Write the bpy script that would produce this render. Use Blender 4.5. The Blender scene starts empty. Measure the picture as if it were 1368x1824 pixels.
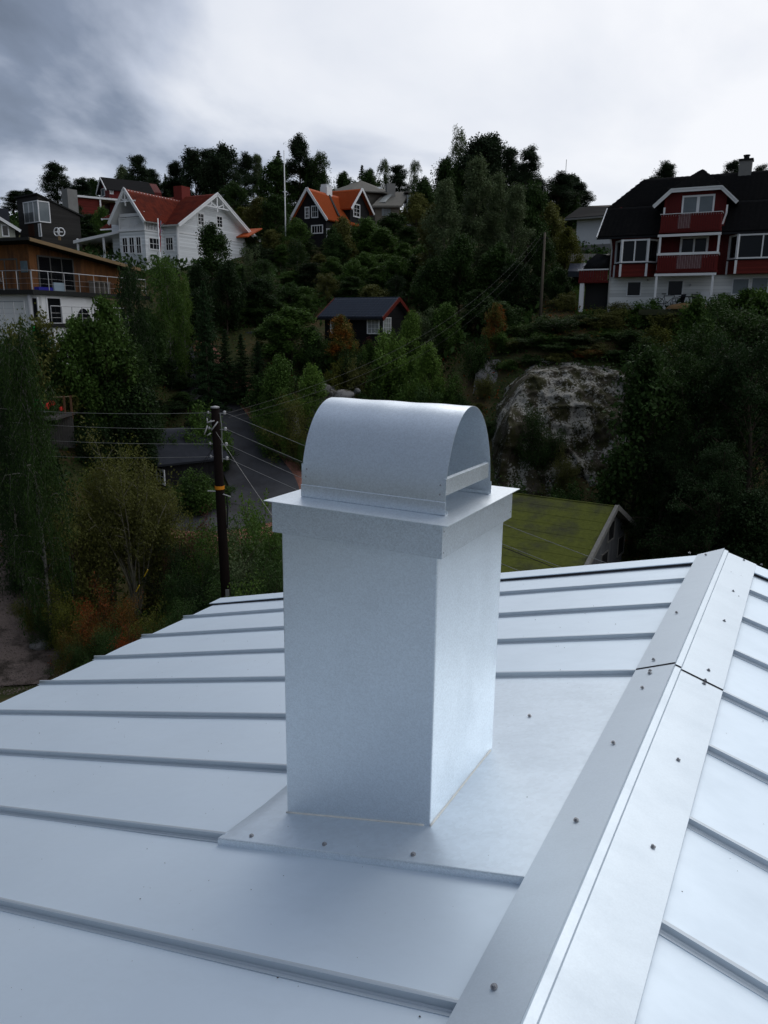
import bpy, math, random
import numpy as np
from mathutils import Vector, Matrix, noise
R=math.radians; sc=bpy.context.scene; COL=sc.collection
# ------------------------------------------------------------------ camera
F=1370.6; PIT=.2390; ROLL=.0082; CZ=10.0
_fw=np.array([0,math.cos(PIT),-math.sin(PIT)]); _rt=np.array([1.,0,0]); _up=np.cross(_rt,_fw)
rt=math.cos(ROLL)*_rt+math.sin(ROLL)*_up; up=-math.sin(ROLL)*_rt+math.cos(ROLL)*_up; fw=_fw
cd=bpy.data.cameras.new('camera'); co=bpy.data.objects.new('camera',cd); COL.objects.link(co)
co.matrix_world=Matrix(((rt[0],up[0],-fw[0],0),(rt[1],up[1],-fw[1],0),(rt[2],up[2],-fw[2],CZ),(0,0,0,1)))
cd.sensor_fit='VERTICAL'; cd.sensor_height=24; cd.sensor_width=18; cd.lens=24*F/1824; cd.clip_start=.05; cd.clip_end=3000
sc.camera=co; sc.render.resolution_x=768; sc.render.resolution_y=1024
# ------------------------------------------------------------------ light
SUN_EL=R(48); SUN_AZ=R(25)          # azimuth clockwise from +Y (the view direction)
w=bpy.data.worlds.new('World'); sc.world=w; w.use_nodes=True; nt=w.node_tree; nt.nodes.clear()
def N(nt,t,**k):
    n=nt.nodes.new(t)
    for a,b in k.items():
        if a.startswith('i_'): n.inputs[int(a[2:])].default_value=b
        else: setattr(n,a,b)
    return n
def L(nt,a,ao,b,bi): nt.links.new(a.outputs[ao],b.inputs[bi])
def math_n(nt,op,a=None,b=None,va=0,vb=0,clamp=False):
    m=N(nt,'ShaderNodeMath',operation=op,use_clamp=clamp); m.inputs[0].default_value=va; m.inputs[1].default_value=vb
    if a: nt.links.new(a,m.inputs[0])
    if b: nt.links.new(b,m.inputs[1])
    return m.outputs[0]
def ramp(nt,fac,stops,interp='LINEAR'):
    r=N(nt,'ShaderNodeValToRGB'); e=r.color_ramp.elements; r.color_ramp.interpolation=interp
    while len(e)<len(stops): e.new(.5)
    for s,(p,c) in zip(e,stops):
        s.position=p; s.color=(c,c,c,1) if isinstance(c,(int,float)) else (*c,1)
    nt.links.new(fac,r.inputs[0]); return r.outputs[0]
tc=N(nt,'ShaderNodeTexCoord'); sx=N(nt,'ShaderNodeSeparateXYZ'); L(nt,tc,'Generated',sx,0)
zc=math_n(nt,'MAXIMUM',sx.outputs[2],None,vb=0.0); den=math_n(nt,'ADD',zc,None,vb=.34)
cx=math_n(nt,'DIVIDE',sx.outputs[0],den); cy=math_n(nt,'DIVIDE',sx.outputs[1],den)
cb=N(nt,'ShaderNodeCombineXYZ'); nt.links.new(cx,cb.inputs[0]); nt.links.new(cy,cb.inputs[1])
n1=N(nt,'ShaderNodeTexNoise'); L(nt,cb,0,n1,'Vector'); n1.inputs['Scale'].default_value=1.25; n1.inputs['Detail'].default_value=7; n1.inputs['Roughness'].default_value=.5; n1.inputs['Distortion'].default_value=.35
mpz=N(nt,'ShaderNodeMapping'); mpz.inputs['Location'].default_value=(3.1,5.4,0); mpz.inputs['Scale'].default_value=(.28,.5,1); L(nt,cb,0,mpz,0)
n2=N(nt,'ShaderNodeTexNoise'); L(nt,mpz,0,n2,'Vector'); n2.inputs['Scale'].default_value=1.; n2.inputs['Detail'].default_value=2
# thicker cloud towards the left (west), thinner where the sun stands
dv=N(nt,'ShaderNodeVectorMath',operation='DOT_PRODUCT'); L(nt,tc,'Generated',dv,0); dv.inputs[1].default_value=(math.sin(SUN_AZ)*math.cos(SUN_EL),math.cos(SUN_AZ)*math.cos(SUN_EL),math.sin(SUN_EL))
l0=math_n(nt,'MULTIPLY_ADD',dv.outputs['Value'],None,vb=.36); l0.node.inputs[2].default_value=-.735
lr=math_n(nt,'MULTIPLY_ADD',sx.outputs[0],None,vb=.52); nt.links.new(l0,lr.node.inputs[2])
s1=math_n(nt,'MULTIPLY_ADD',n1.outputs[0],None,vb=1.55); nt.links.new(lr,s1.node.inputs[2])
s2=math_n(nt,'MULTIPLY_ADD',n2.outputs[0],None,vb=.75); nt.links.new(s1,s2.node.inputs[2])
cc=ramp(nt,s2,[(.22,(.085,.105,.14)),(.40,(.17,.205,.275)),(.55,(.39,.43,.515)),(.70,(.60,.625,.68)),(.92,(.72,.73,.76))])
sky=N(nt,'ShaderNodeTexSky',sky_type='NISHITA',sun_disc=False,sun_elevation=SUN_EL,sun_rotation=SUN_AZ)
b1=N(nt,'ShaderNodeBackground'); L(nt,sky,0,b1,0); b1.inputs[1].default_value=.08
b2=N(nt,'ShaderNodeBackground'); nt.links.new(cc,b2.inputs[0]); b2.inputs[1].default_value=.80
mx=N(nt,'ShaderNodeMixShader',i_0=.95); L(nt,b1,0,mx,1); L(nt,b2,0,mx,2)
ow=N(nt,'ShaderNodeOutputWorld'); L(nt,mx,0,ow,0)
sd=bpy.data.lights.new('sun','SUN'); sd.energy=.5; sd.angle=R(40); sd.color=(1,.96,.9)
so=bpy.data.objects.new('sun',sd); COL.objects.link(so)
sv=Vector((math.sin(SUN_AZ)*math.cos(SUN_EL),math.cos(SUN_AZ)*math.cos(SUN_EL),math.sin(SUN_EL)))
so.rotation_euler=sv.to_track_quat('Z','Y').to_euler()
vs=sc.view_settings; vs.view_transform='Standard'; vs.look='None'; vs.gamma=1; vs.exposure=.70; vs.use_curve_mapping=False
# ------------------------------------------------------------------ picture <-> place
def ray(px,py): return fw+rt*((px-684)/F)-up*((py-912)/F)
def at(px,py,D):
    d=ray(px,py); return Vector(d*(D/d[1]))+Vector((0,0,CZ))
def hit(px,py,P,n):
    d=Vector(ray(px,py)); o=Vector((0,0,CZ)); return o+d*((Vector(P)-o).dot(n)/d.dot(n))
# ------------------------------------------------------------------ materials
MATS={}
def mat(name,col,rough=.7,metal=0,spec=.2,var=.0,vscale=3.,bump=0,bscale=40,col2=None,c2s=2.,c2lo=.45,c2hi=.6,rand=0,coord='Object',stretch=None,attr=0,trans=0,detail=4):
    m=bpy.data.materials.new(name); m.use_nodes=True; nt=m.node_tree; nt.nodes.clear(); MATS[name]=m
    o=N(nt,'ShaderNodeOutputMaterial'); p=N(nt,'ShaderNodeBsdfPrincipled'); L(nt,p,0,o,0)
    p.inputs['Roughness'].default_value=rough; p.inputs['Metallic'].default_value=metal; p.inputs['Specular IOR Level'].default_value=spec
    tc=N(nt,'ShaderNodeTexCoord'); vec=tc.outputs[coord]
    if stretch:
        mp=N(nt,'ShaderNodeMapping'); mp.inputs['Scale'].default_value=stretch; nt.links.new(vec,mp.inputs[0]); vec=mp.outputs[0]
    rgb=N(nt,'ShaderNodeRGB'); rgb.outputs[0].default_value=(*col,1); c=rgb.outputs[0]
    if col2:
        n=N(nt,'ShaderNodeTexNoise'); nt.links.new(vec,n.inputs['Vector']); n.inputs['Scale'].default_value=c2s; n.inputs['Detail'].default_value=detail+2; n.inputs['Roughness'].default_value=.65
        f=ramp(nt,n.outputs[0],[(c2lo,0.),(c2hi,1.)])
        mm=N(nt,'ShaderNodeMix',data_type='RGBA'); nt.links.new(f,mm.inputs[0]); nt.links.new(c,mm.inputs[6]); mm.inputs[7].default_value=(*col2,1); c=mm.outputs[2]
    k=None
    if var:
        n=N(nt,'ShaderNodeTexNoise'); nt.links.new(vec,n.inputs['Vector']); n.inputs['Scale'].default_value=vscale; n.inputs['Detail'].default_value=detail
        k=math_n(nt,'MULTIPLY_ADD',n.outputs[0],None,vb=2*var); k.node.inputs[2].default_value=1-var
    if rand:
        oi=N(nt,'ShaderNodeObjectInfo'); q=math_n(nt,'MULTIPLY_ADD',oi.outputs['Random'],None,vb=2*rand); q.node.inputs[2].default_value=1-rand
        k=math_n(nt,'MULTIPLY',k,q) if k else q
    if attr:
        at_=N(nt,'ShaderNodeAttribute',attribute_name='shade'); q=math_n(nt,'MULTIPLY_ADD',at_.outputs['Fac'],None,vb=2*attr); q.node.inputs[2].default_value=1-attr
        k=math_n(nt,'MULTIPLY',k,q) if k else q
    if k:
        vm=N(nt,'ShaderNodeVectorMath',operation='SCALE'); nt.links.new(c,vm.inputs[0]); nt.links.new(k,vm.inputs['Scale']); c=vm.outputs[0]
    nt.links.new(c,p.inputs['Base Color'])
    if trans: p.inputs['Transmission Weight'].default_value=0; p.inputs['Subsurface Weight'].default_value=0
    if bump:
        n=N(nt,'ShaderNodeTexNoise'); nt.links.new(vec,n.inputs['Vector']); n.inputs['Scale'].default_value=bscale; n.inputs['Detail'].default_value=5
        b=N(nt,'ShaderNodeBump'); b.inputs['Strength'].default_value=bump; b.inputs['Distance'].default_value=.02; nt.links.new(n.outputs[0],b.inputs['Height']); L(nt,b,0,p,'Normal')
    return m
def planks(name,col,axis='X',width=.12,rough=.75,var=.2,depth=.6,rand=0,col2=None):
    """painted or bare boards: a groove every `width` metres along one object axis"""
    m=mat(name,col,rough,var=var,vscale=1.5,rand=rand,col2=col2,c2s=1.2,stretch=(1,1,.35) if axis!='Z' else (.3,.3,1)); nt=m.node_tree
    p=[n for n in nt.nodes if n.type=='BSDF_PRINCIPLED'][0]
    tc=N(nt,'ShaderNodeTexCoord'); s=N(nt,'ShaderNodeSeparateXYZ'); L(nt,tc,'Object',s,0)
    src=s.outputs['XYZ'.index(axis)] if axis!='XY' else math_n(nt,'ADD',s.outputs[0],s.outputs[1])
    q=math_n(nt,'DIVIDE',src,None,vb=width); fr=math_n(nt,'FRACT',q); fl=math_n(nt,'FLOOR',q)
    g=ramp(nt,fr,[(0,0.),(.07,1.),(.93,1.),(1,0.)])
    b=N(nt,'ShaderNodeBump'); b.inputs['Strength'].default_value=depth; b.inputs['Distance'].default_value=.02; nt.links.new(g,b.inputs['Height']); L(nt,b,0,p,'Normal')
    wn=N(nt,'ShaderNodeTexWhiteNoise',noise_dimensions='1D'); nt.links.new(fl,wn.inputs['W'])
    k=math_n(nt,'MULTIPLY_ADD',wn.outputs[0],None,vb=.3); k.node.inputs[2].default_value=.82
    k2=math_n(nt,'MULTIPLY_ADD',g,None,vb=.35); k2.node.inputs[2].default_value=.65
    k=math_n(nt,'MULTIPLY',k,k2)
    old=p.inputs['Base Color'].links[0].from_socket
    vm=N(nt,'ShaderNodeVectorMath',operation='SCALE'); nt.links.new(old,vm.inputs[0]); nt.links.new(k,vm.inputs['Scale']); nt.links.new(vm.outputs[0],p.inputs['Base Color'])
    return m
def zinc(name,col,rough,spangle=.0,metal=.9,sscale=260,dirt=.05,var=.04):
    m=bpy.data.materials.new(name); m.use_nodes=True; nt=m.node_tree; nt.nodes.clear(); MATS[name]=m
    o=N(nt,'ShaderNodeOutputMaterial'); p=N(nt,'ShaderNodeBsdfPrincipled'); L(nt,p,0,o,0); p.inputs['Metallic'].default_value=metal
    tc=N(nt,'ShaderNodeTexCoord')
    n1=N(nt,'ShaderNodeTexNoise'); L(nt,tc,'Object',n1,'Vector'); n1.inputs['Scale'].default_value=2.3; n1.inputs['Detail'].default_value=5
    n2=N(nt,'ShaderNodeTexNoise'); L(nt,tc,'Object',n2,'Vector'); n2.inputs['Scale'].default_value=sscale; n2.inputs['Detail'].default_value=3; n2.inputs['Roughness'].default_value=.8
    v=N(nt,'ShaderNodeTexVoronoi'); L(nt,tc,'Object',v,'Vector'); v.inputs['Scale'].default_value=sscale*.6
    sp=N(nt,'ShaderNodeSeparateColor'); L(nt,v,'Color',sp,0)
    a=math_n(nt,'MULTIPLY_ADD',n1.outputs[0],None,vb=2*var); a.node.inputs[2].default_value=1-var
    b=math_n(nt,'MULTIPLY_ADD',sp.outputs[0],None,vb=2*spangle); b.node.inputs[2].default_value=1-spangle
    c=math_n(nt,'MULTIPLY_ADD',n2.outputs[0],None,vb=2*spangle); c.node.inputs[2].default_value=1-spangle
    k=math_n(nt,'MULTIPLY',math_n(nt,'MULTIPLY',a,b),c)
    # runs and smears of drying water, dust
    mp=N(nt,'ShaderNodeMapping'); mp.inputs['Scale'].default_value=(1.4,2.6,1.4); L(nt,tc,'Object',mp,0)
    n3=N(nt,'ShaderNodeTexNoise'); L(nt,mp,0,n3,'Vector'); n3.inputs['Scale'].default_value=1.7; n3.inputs['Detail'].default_value=6; n3.inputs['Roughness'].default_value=.7
    d=ramp(nt,n3.outputs[0],[(.45,0.),(.72,1.)])
    k=math_n(nt,'MULTIPLY',k,math_n(nt,'MULTIPLY_ADD',d,None,vb=-dirt)); k.node.inputs[1].links[0].from_node.inputs[2].default_value=1
    vm=N(nt,'ShaderNodeVectorMath',operation='SCALE'); vm.inputs[0].default_value=col; nt.links.new(k,vm.inputs['Scale']); nt.links.new(vm.outputs[0],p.inputs['Base Color'])
    r=math_n(nt,'MULTIPLY_ADD',d,None,vb=.07); r.node.inputs[2].default_value=rough
    r2=math_n(nt,'MULTIPLY_ADD',sp.outputs[1],r,vb=spangle*1.2); nt.links.new(r,r2.node.inputs[2]); nt.links.new(r2,p.inputs['Roughness'])
    r2.node.inputs[1].default_value=spangle*1.2
    for l in list(r2.node.inputs[1].links): nt.links.remove(l)
    bp=N(nt,'ShaderNodeBump'); bp.inputs['Strength'].default_value=.05+spangle*.3; bp.inputs['Distance'].default_value=.002
    n4=N(nt,'ShaderNodeTexNoise'); L(nt,tc,'Object',n4,'Vector'); n4.inputs['Scale'].default_value=4; n4.inputs['Detail'].default_value=2
    bb=N(nt,'ShaderNodeBump'); bb.inputs['Strength'].default_value=.06; bb.inputs['Distance'].default_value=.01; L(nt,n4,0,bb,'Height')
    L(nt,n2,0,bp,'Height'); L(nt,bb,0,bp,'Normal'); L(nt,bp,0,p,'Normal')
    return m
# ------------------------------------------------------------------ mesh helpers
class MB:
    def __init__(s): s.v=[]; s.f=[]
    def add(s,vs,fs):
        k=len(s.v); s.v+=[tuple(v) for v in vs]; s.f+=[tuple(i+k for i in f) for f in fs]; return s
    def box(s,x0,x1,y0,y1,z0,z1):
        return s.add([(x0,y0,z0),(x1,y0,z0),(x1,y1,z0),(x0,y1,z0),(x0,y0,z1),(x1,y0,z1),(x1,y1,z1),(x0,y1,z1)],[(0,3,2,1),(4,5,6,7),(0,1,5,4),(1,2,6,5),(2,3,7,6),(3,0,4,7)])
    def bar(s,a,b,w,h,upv=(0,0,1)):
        a=Vector(a);b=Vector(b);d=(b-a).normalized();u=Vector(upv); sd=d.cross(u)
        if sd.length<1e-4: sd=d.cross(Vector((1,0,0)))
        sd.normalize(); u=sd.cross(d).normalized(); sd*=w/2; u*=h/2
        return s.add([a-sd-u,a+sd-u,a+sd+u,a-sd+u,b-sd-u,b+sd-u,b+sd+u,b-sd+u],[(0,3,2,1),(4,5,6,7),(0,1,5,4),(1,2,6,5),(2,3,7,6),(3,0,4,7)])
    def tube(s,pts,r,n=8,caps=True):
        pts=[Vector(p) for p in pts]; rs=r if isinstance(r,(list,tuple)) else [r]*len(pts); k=len(s.v)
        for i,p in enumerate(pts):
            d=(pts[min(i+1,len(pts)-1)]-pts[max(i-1,0)]).normalized(); a=Vector((0,0,1)) if abs(d.z)<.9 else Vector((1,0,0))
            u=d.cross(a).normalized(); v=d.cross(u)
            for j in range(n):
                t=2*math.pi*j/n; s.v.append(tuple(p+u*(rs[i]*math.cos(t))+v*(rs[i]*math.sin(t))))
        for i in range(len(pts)-1):
            for j in range(n):
                a=k+i*n+j;b=k+i*n+(j+1)%n; s.f.append((a,b,b+n,a+n))
        if caps: s.f.append(tuple(k+j for j in range(n))[::-1]); s.f.append(tuple(k+(len(pts)-1)*n+j for j in range(n)))
        return s
    def prism(s,poly,vec):
        """polygon (3-D points) extruded by vec"""
        n=len(poly); v=Vector(vec); P=[Vector(p) for p in poly]
        return s.add(P+[p+v for p in P],[tuple(range(n))[::-1],tuple(range(n,2*n))]+[(i,(i+1)%n,(i+1)%n+n,i+n) for i in range(n)])
    def lathe(s,prof,c=(0,0,0),n=16):
        k=len(s.v)
        for r,z in prof:
            for j in range(n):
                t=2*math.pi*j/n; s.v.append((c[0]+r*math.cos(t),c[1]+r*math.sin(t),c[2]+z))
        for i in range(len(prof)-1):
            for j in range(n):
                a=k+i*n+j;b=k+i*n+(j+1)%n; s.f.append((a,b,b+n,a+n))
        s.f.append(tuple(k+j for j in range(n))[::-1]); s.f.append(tuple(k+(len(prof)-1)*n+j for j in range(n))); return s
    def mesh(s,name,m,smooth=False):
        me=bpy.data.meshes.new(name); me.from_pydata(s.v,[],s.f); me.materials.append(m)
        if smooth: me.shade_smooth()
        me.update(); return me
    def build(s,name,m,parent=None,smooth=False,loc=None,rot=None,kind=None,label=None):
        o=bpy.data.objects.new(name,s.mesh(name,m,smooth)); COL.objects.link(o)
        if parent: o.parent=parent
        if loc is not None: o.location=loc
        if rot is not None: o.rotation_euler=rot
        if kind: o['kind']=kind
        if label: o['label']=label
        return o
def fixn(o):
    import bmesh
    b=bmesh.new(); b.from_mesh(o.data); bmesh.ops.recalc_face_normals(b,faces=b.faces); b.to_mesh(o.data); b.free()
def tag(o,label=None,cat=None,group=None,kind=None):
    for k,v in (('label',label),('category',cat),('group',group),('kind',kind)):
        if v: o[k]=v
    return o
def thing(name,label,cat,loc=(0,0,0),rz=0,group=None):
    o=bpy.data.objects.new(name,None); COL.objects.link(o); o.location=loc; o.rotation_euler=(0,0,rz); o.empty_display_size=.2
    return tag(o,label,cat,group)
def dup(root,loc,rz=None,label=None,group=None):
    r=root.copy(); COL.objects.link(r); r.location=loc
    if rz is not None: r.rotation_euler=(0,0,rz)
    if label: r['label']=label
    if group: r['group']=group
    for ch in list(root.children):
        c=ch.copy(); COL.objects.link(c); c.parent=r
        for g in ch.children:
            d=g.copy(); COL.objects.link(d); d.parent=c
    return r
def inst(name,me,parent=None,loc=(0,0,0),rot=(0,0,0),scale=None):
    o=bpy.data.objects.new(name,me); COL.objects.link(o); o.parent=parent; o.location=loc; o.rotation_euler=rot
    if scale is not None: o.scale=scale if hasattr(scale,'__len__') else (scale,)*3
    return o
rnd=random.Random(7)
# ================================================================== THE NEAR ROOF
YAW=-.5010; CXR=.4368; CZR=1.7767; TA=math.tan(.2502); TB=math.tan(.2843); Y0=1.6176; S=.6; WL=.2062; WR=.2291; EV=5.18; YEND=6.45; YB=-3.4; XRE=5.4
RM=Matrix.Rotation(YAW,4,'Z')@Matrix.Translation((-CXR,0,-CZR)); RM=Matrix.Translation((0,0,CZ))@RM      # roof frame -> world
RMI=RM.inverted()
def roofhit(px,py,side,h):
    n=Vector((-TA,0,1)) if side=='L' else Vector((TB,0,1))
    P=RM@Vector((0,0,h)); return RMI@hit(px,py,P,RM.to_3x3()@n)
m_roof=zinc('coated_steel_roof',(.73,.83,.92),.52,.0,metal=.55,dirt=.05,var=.03)
m_seam=zinc('coated_steel_seam',(.60,.665,.72),.48,.0,metal=.65,dirt=.05)
m_galv=zinc('galvanised_sheet',(.82,.885,.94),.33,.07,metal=.84,sscale=330,dirt=.05)
m_galv2=zinc('galvanised_sheet_dull',(.70,.76,.81),.38,.11,metal=.88,sscale=330,dirt=.10)
m_screw=mat('screw_steel',(.30,.31,.33),.5,metal=.6)
m_gapshade=mat('gap_shade_black',(.04,.04,.045),.7)  # flat black for the strips put in as gap shade
m_seal=mat('sealant_cream',(.74,.74,.70),.55,var=.12,vscale=30)
m_wallw=planks('painted_weatherboard',(.55,.55,.53),'Z',.15)
roof=thing('metal_roof_house','near house under a pale blue-grey standing seam metal roof with ridge cap','house',RM.translation,YAW)
def rl(x): return x*TA
def rr(x): return -x*TB
def sheet(prof,y0,y1,nseg=1):
    """profile list of (x,z) extruded along y"""
    b=MB(); k=len(prof)
    for j in range(nseg+1):
        y=y0+(y1-y0)*j/nseg; b.v+=[(x,y,z) for x,z in prof]
    for j in range(nseg):
        for i in range(k-1): b.f.append((j*k+i,j*k+i+1,(j+1)*k+i+1,(j+1)*k+i))
    return b
KS=list(range(-8,8))
T=.0012
for side in (-1,1):
    for k in [KS[0]-1]+KS:
        ya=Y0+k*S if k>=KS[0] else YB; yb=Y0+(k+1)*S if k<KS[-1] else YEND-.03
        ya+=.004; yb-=.004
        xe=-EV if side<0 else XRE; f=rl if side<0 else rr
        # pan with a faint dish and a shallow oil-canning wave so that it is never a perfect mirror
        b=MB(); nx,ny=40,7; rg=random.Random(k*3+side)
        ph=[rg.uniform(0,6.3) for _ in range(4)]
        for j in range(ny):
            v=j/(ny-1)
            for i in range(nx):
                u=i/(nx-1); x=xe*u+side*.02*(1-u)
                dz=.0026*math.sin(math.pi*v)*(math.sin(ph[0]+x*2.1)+.6*math.sin(ph[1]+x*4.3))+.0022*math.sin(math.pi*v)+.0012*math.sin(2*math.pi*v+ph[2])*math.sin(ph[3]+x*3.3)
                b.v.append((x,ya+(yb-ya)*v,f(x)+dz))
        for j in range(ny-1):
            for i in range(nx-1):
                a=j*nx+i; b.f.append((a,a+1,a+nx+1,a+nx) if side>0 else (a,a+nx,a+nx+1,a+1))
        b.build('roof_panel',m_roof,roof,smooth=True)
    # standing seams
    b=MB(); xe=(-EV-.035) if side<0 else XRE+.03; f=rl if side<0 else rr
    P=[(-.026,.0),(-.026,.0035),(-.015,.0045),(-.0135,.0022),(-.0115,.0045),(-.006,.006),(-.004,.0055),(-.004,.031),(.004,.033),(.0115,.031),(.0115,.0)]
    x0=side*.03
    va=[(x0,y,f(x0)+z) for y,z in P]; vb=[(xe,y,f(xe)+z) for y,z in P]; n=len(P)
    b.add(va+vb,[(i,i+1,i+1+n,i+n) for i in range(n-1)]+[tuple(range(n)),tuple(range(n,2*n))])
    me=b.mesh('standing_seam',m_seam)
    for k in KS:
        if side<0 and 2<=k<=3 or side<0 and k==1:      # stopped by the chimney flashing
            c=MB(); xa=-1.545 if k>1 else -1.545
            va=[(xa,y,f(xa)+z) for y,z in P]; c.add(va+vb,[(i,i+1,i+1+n,i+n) for i in range(n-1)]+[tuple(range(n)),tuple(range(n,2*n))])
            c.build('standing_seam',m_seam,roof,loc=(0,Y0+k*S,0)); continue
        inst('standing_seam',me,roof,(0,Y0+k*S,0))
# ridge cap: near piece laps over the far one
def ridge(y0,y1,dz):
    prof=[(-WL-.001,rl(-WL)+.0300),(-WL,rl(-WL)+.0335),(-.0135,.0625),(-.012,.064),(-.0095,.052),(.0185,.0435),(.0215,.032),(WR,rr(WR)+.0335),(WR+.001,rr(WR)+.030)]
    prof=[(x,z+dz) for x,z in prof]; b=sheet(prof,y0,y1,1)
    o=b.build('ridge_cap',zr,roof)
    m=o.modifiers.new('t','SOLIDIFY'); m.thickness=.0012; m.offset=-1
    return o
zr=zinc('ridge_sheet',(.66,.74,.81),.48,.02,metal=.7,sscale=300,dirt=.04,var=.03)
c1=ridge(YB,4.06,.0); c2=ridge(4.018,YEND+.02,.0055); c2['label']='far ridge cap length, lapped over the nearer one'
# dark strips laid along the lap in place of its shadow
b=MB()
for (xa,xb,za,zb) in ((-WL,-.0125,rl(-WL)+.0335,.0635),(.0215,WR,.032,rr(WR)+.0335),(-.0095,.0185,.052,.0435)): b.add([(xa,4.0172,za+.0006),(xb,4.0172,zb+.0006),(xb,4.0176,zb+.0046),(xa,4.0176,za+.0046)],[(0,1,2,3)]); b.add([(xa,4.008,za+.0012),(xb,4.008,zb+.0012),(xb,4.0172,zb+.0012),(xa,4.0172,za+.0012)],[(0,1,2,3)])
b.build('lap_shadow_strip',m_gapshade,roof)
# verge flashing at the far end (a folded rail), left and right
for side in (-1,1):
    xe=(-EV-.06) if side<0 else XRE; f=rl if side<0 else rr; x0=side*(WL-.02)
    b=MB()
    P=[(-.19,.024),(-.19,.031),(0,.036),(.004,.036),(.004,-.12)]
    va=[(x0,y,f(x0)+z) for y,z in P]; vb=[(xe,y,f(xe)+z) for y,z in P]; n=len(P)
    b.add(va+vb,[(i,i+1,i+1+n,i+n) for i in range(n-1)]); o=b.build('verge_flashing',m_roof,roof,loc=(0,YEND,0))
    m=o.modifiers.new('t','SOLIDIFY'); m.thickness=.0015
    b=MB(); b.add([(x0,-.185,f(x0)+.004),(xe,-.185,f(xe)+.004),(xe,-.185,f(xe)+.026),(x0,-.185,f(x0)+.026)],[(0,1,2,3)]); b.build('verge_shade_strip',m_gapshade,roof,loc=(0,YEND,0))  # dark strip under the verge flashing, put in for the shade there
# eave drip edge and gutter, house walls below
b=MB(); b.bar((-EV-.0,YB,rl(-EV)-.02),(-EV,YEND,rl(-EV)-.02),.02,.03); b.build('eave_strip',m_seam,roof)
zg=-(CZ-CZR)
b=MB(); xl,xr=-EV+.35,XRE-.35
b.prism([(xl,YB+.3,zg),(xr,YB+.3,zg),(xr,YB+.3,rr(xr)-.2),(0,YB+.3,-.2),(xl,YB+.3,rl(xl)-.2)],(0,YEND-.4-YB-.3,0)); b.build('outer_wall',m_wallw,roof)
b=MB(); b.prism([(-EV+.02,YB+.02,rl(-EV)-.16),(0,YB+.02,-.16),(XRE-.02,YB+.02,rr(XRE)-.16),(XRE-.02,YB+.02,rr(XRE)-.035),(0,YB+.02,-.012),(-EV+.02,YB+.02,rl(-EV)-.03)],(0,YEND-.05-YB,0)); b.build('roof_deck',mat('roof_boards',(.3,.24,.18),.8),roof)
# screws
b=MB(); b.lathe([(.0085,0),(.0085,.0022)],n=14); b.lathe([(.0062,.0022),(.0062,.0032),(.0046,.0034),(.0044,.0075),(.0036,.0083)],n=6); sm=b.mesh('screw',m_screw)
def screw(px,py,side,h,tilt=0):
    p=roofhit(px,py,side,h); s=1.2; a=math.atan(TA) if side=='L' else -math.atan(TB)
    o=inst('screw',sm,roof,p,(rnd.uniform(-.06,.06),-a+rnd.uniform(-.06,.06),rnd.uniform(0,3)),s); return o
for x,y in ((1257,988),(1205,1091),(1164,1175),(1158,1195),(1157,1199),(1144,1225),(1092,1323),(1026,1461),(880,1758)): screw(x,y,'L',.052 if y>1197 else .0575)
for x,y in ((1325,998),(1306,1053),(1290,1106),(1262,1194),(1256,1212),(1254,1218),(1208,1354),(1163,1509)): screw(x,y,'R',.036 if y>1215 else .0415)
for x,y in ((1228,985),(1356,1006)): screw(x,y,'L' if x<1300 else 'R',.036)
# grit and small leaves lying about on the metal
rg=random.Random(5); b=MB()
def grit(x,y,z,s):
    a=rg.uniform(0,6.3); c,d=math.cos(a)*s,math.sin(a)*s; e=rg.uniform(.35,1)
    b.add([(x-c,y-d,z),(x+d*e,y-c*e,z+s*.3),(x+c,y+d,z+s*.1),(x-d*e,y+c*e,z+s*.25),(x,y,z+s*.7)],[(0,1,4),(1,2,4),(2,3,4),(3,0,4)])
for i in range(950):
    y=rg.uniform(.3,6.3)
    if rg.random()<.72: x=-rg.uniform(.25,4.9); z=rl(x)+.003
    else: x=rg.uniform(.25,2.4); z=rr(x)+.003
    if -1.56<x<-.2 and 2.2<y<4: z=rl(x)+.036
    elif abs(((y-Y0)%S))<.03 or abs(((y-Y0)%S))>S-.03: continue
    grit(x,y,z,rg.choice((.0012,.0014,.0016,.002,.002,.0028,.004)))
for px,py,sd,s in ((1302,1019,'R',.008),(1305,1022,'R',.004),(1320,1025,'R',.007),(1316,1062,'R',.008),(1322,1027,'R',.003),(70,1306,'L',.007),(75,1531,'L',.006),(505,1560,'L',.004),(998,1193,'L',.006),(1262,1150,'R',.002)):
    p=roofhit(px,py,sd,.041 if sd=='R' else .004); grit(p.x,p.y,p.z,s*.7)
o=b.build('roof_debris',mat('dark_grit',(.05,.045,.04),.9),None); o.matrix_world=RM; tag(o,'dark grit and leaf crumbs scattered over the metal roof sheets','debris',kind='stuff')
# ================================================================== THE CHIMNEY
BX,BY,BZ=-.671,2.4228,-.1371; CW,CD,CH=.6931,.6853,1.10
ch=thing('chimney','square metal-clad chimney with a flat cap plate and a barrel-shaped open-ended cowl','chimney')
CM=RM@Matrix.Translation((BX,BY,BZ))@Matrix.Rotation(.0025,4,'Z')@Matrix.Rotation(.0009,4,'Y')@Matrix.Rotation(-.0059,4,'X'); ch.matrix_world=CM
def slope(x): return x*TA        # roof height change from the near right corner, local
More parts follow.
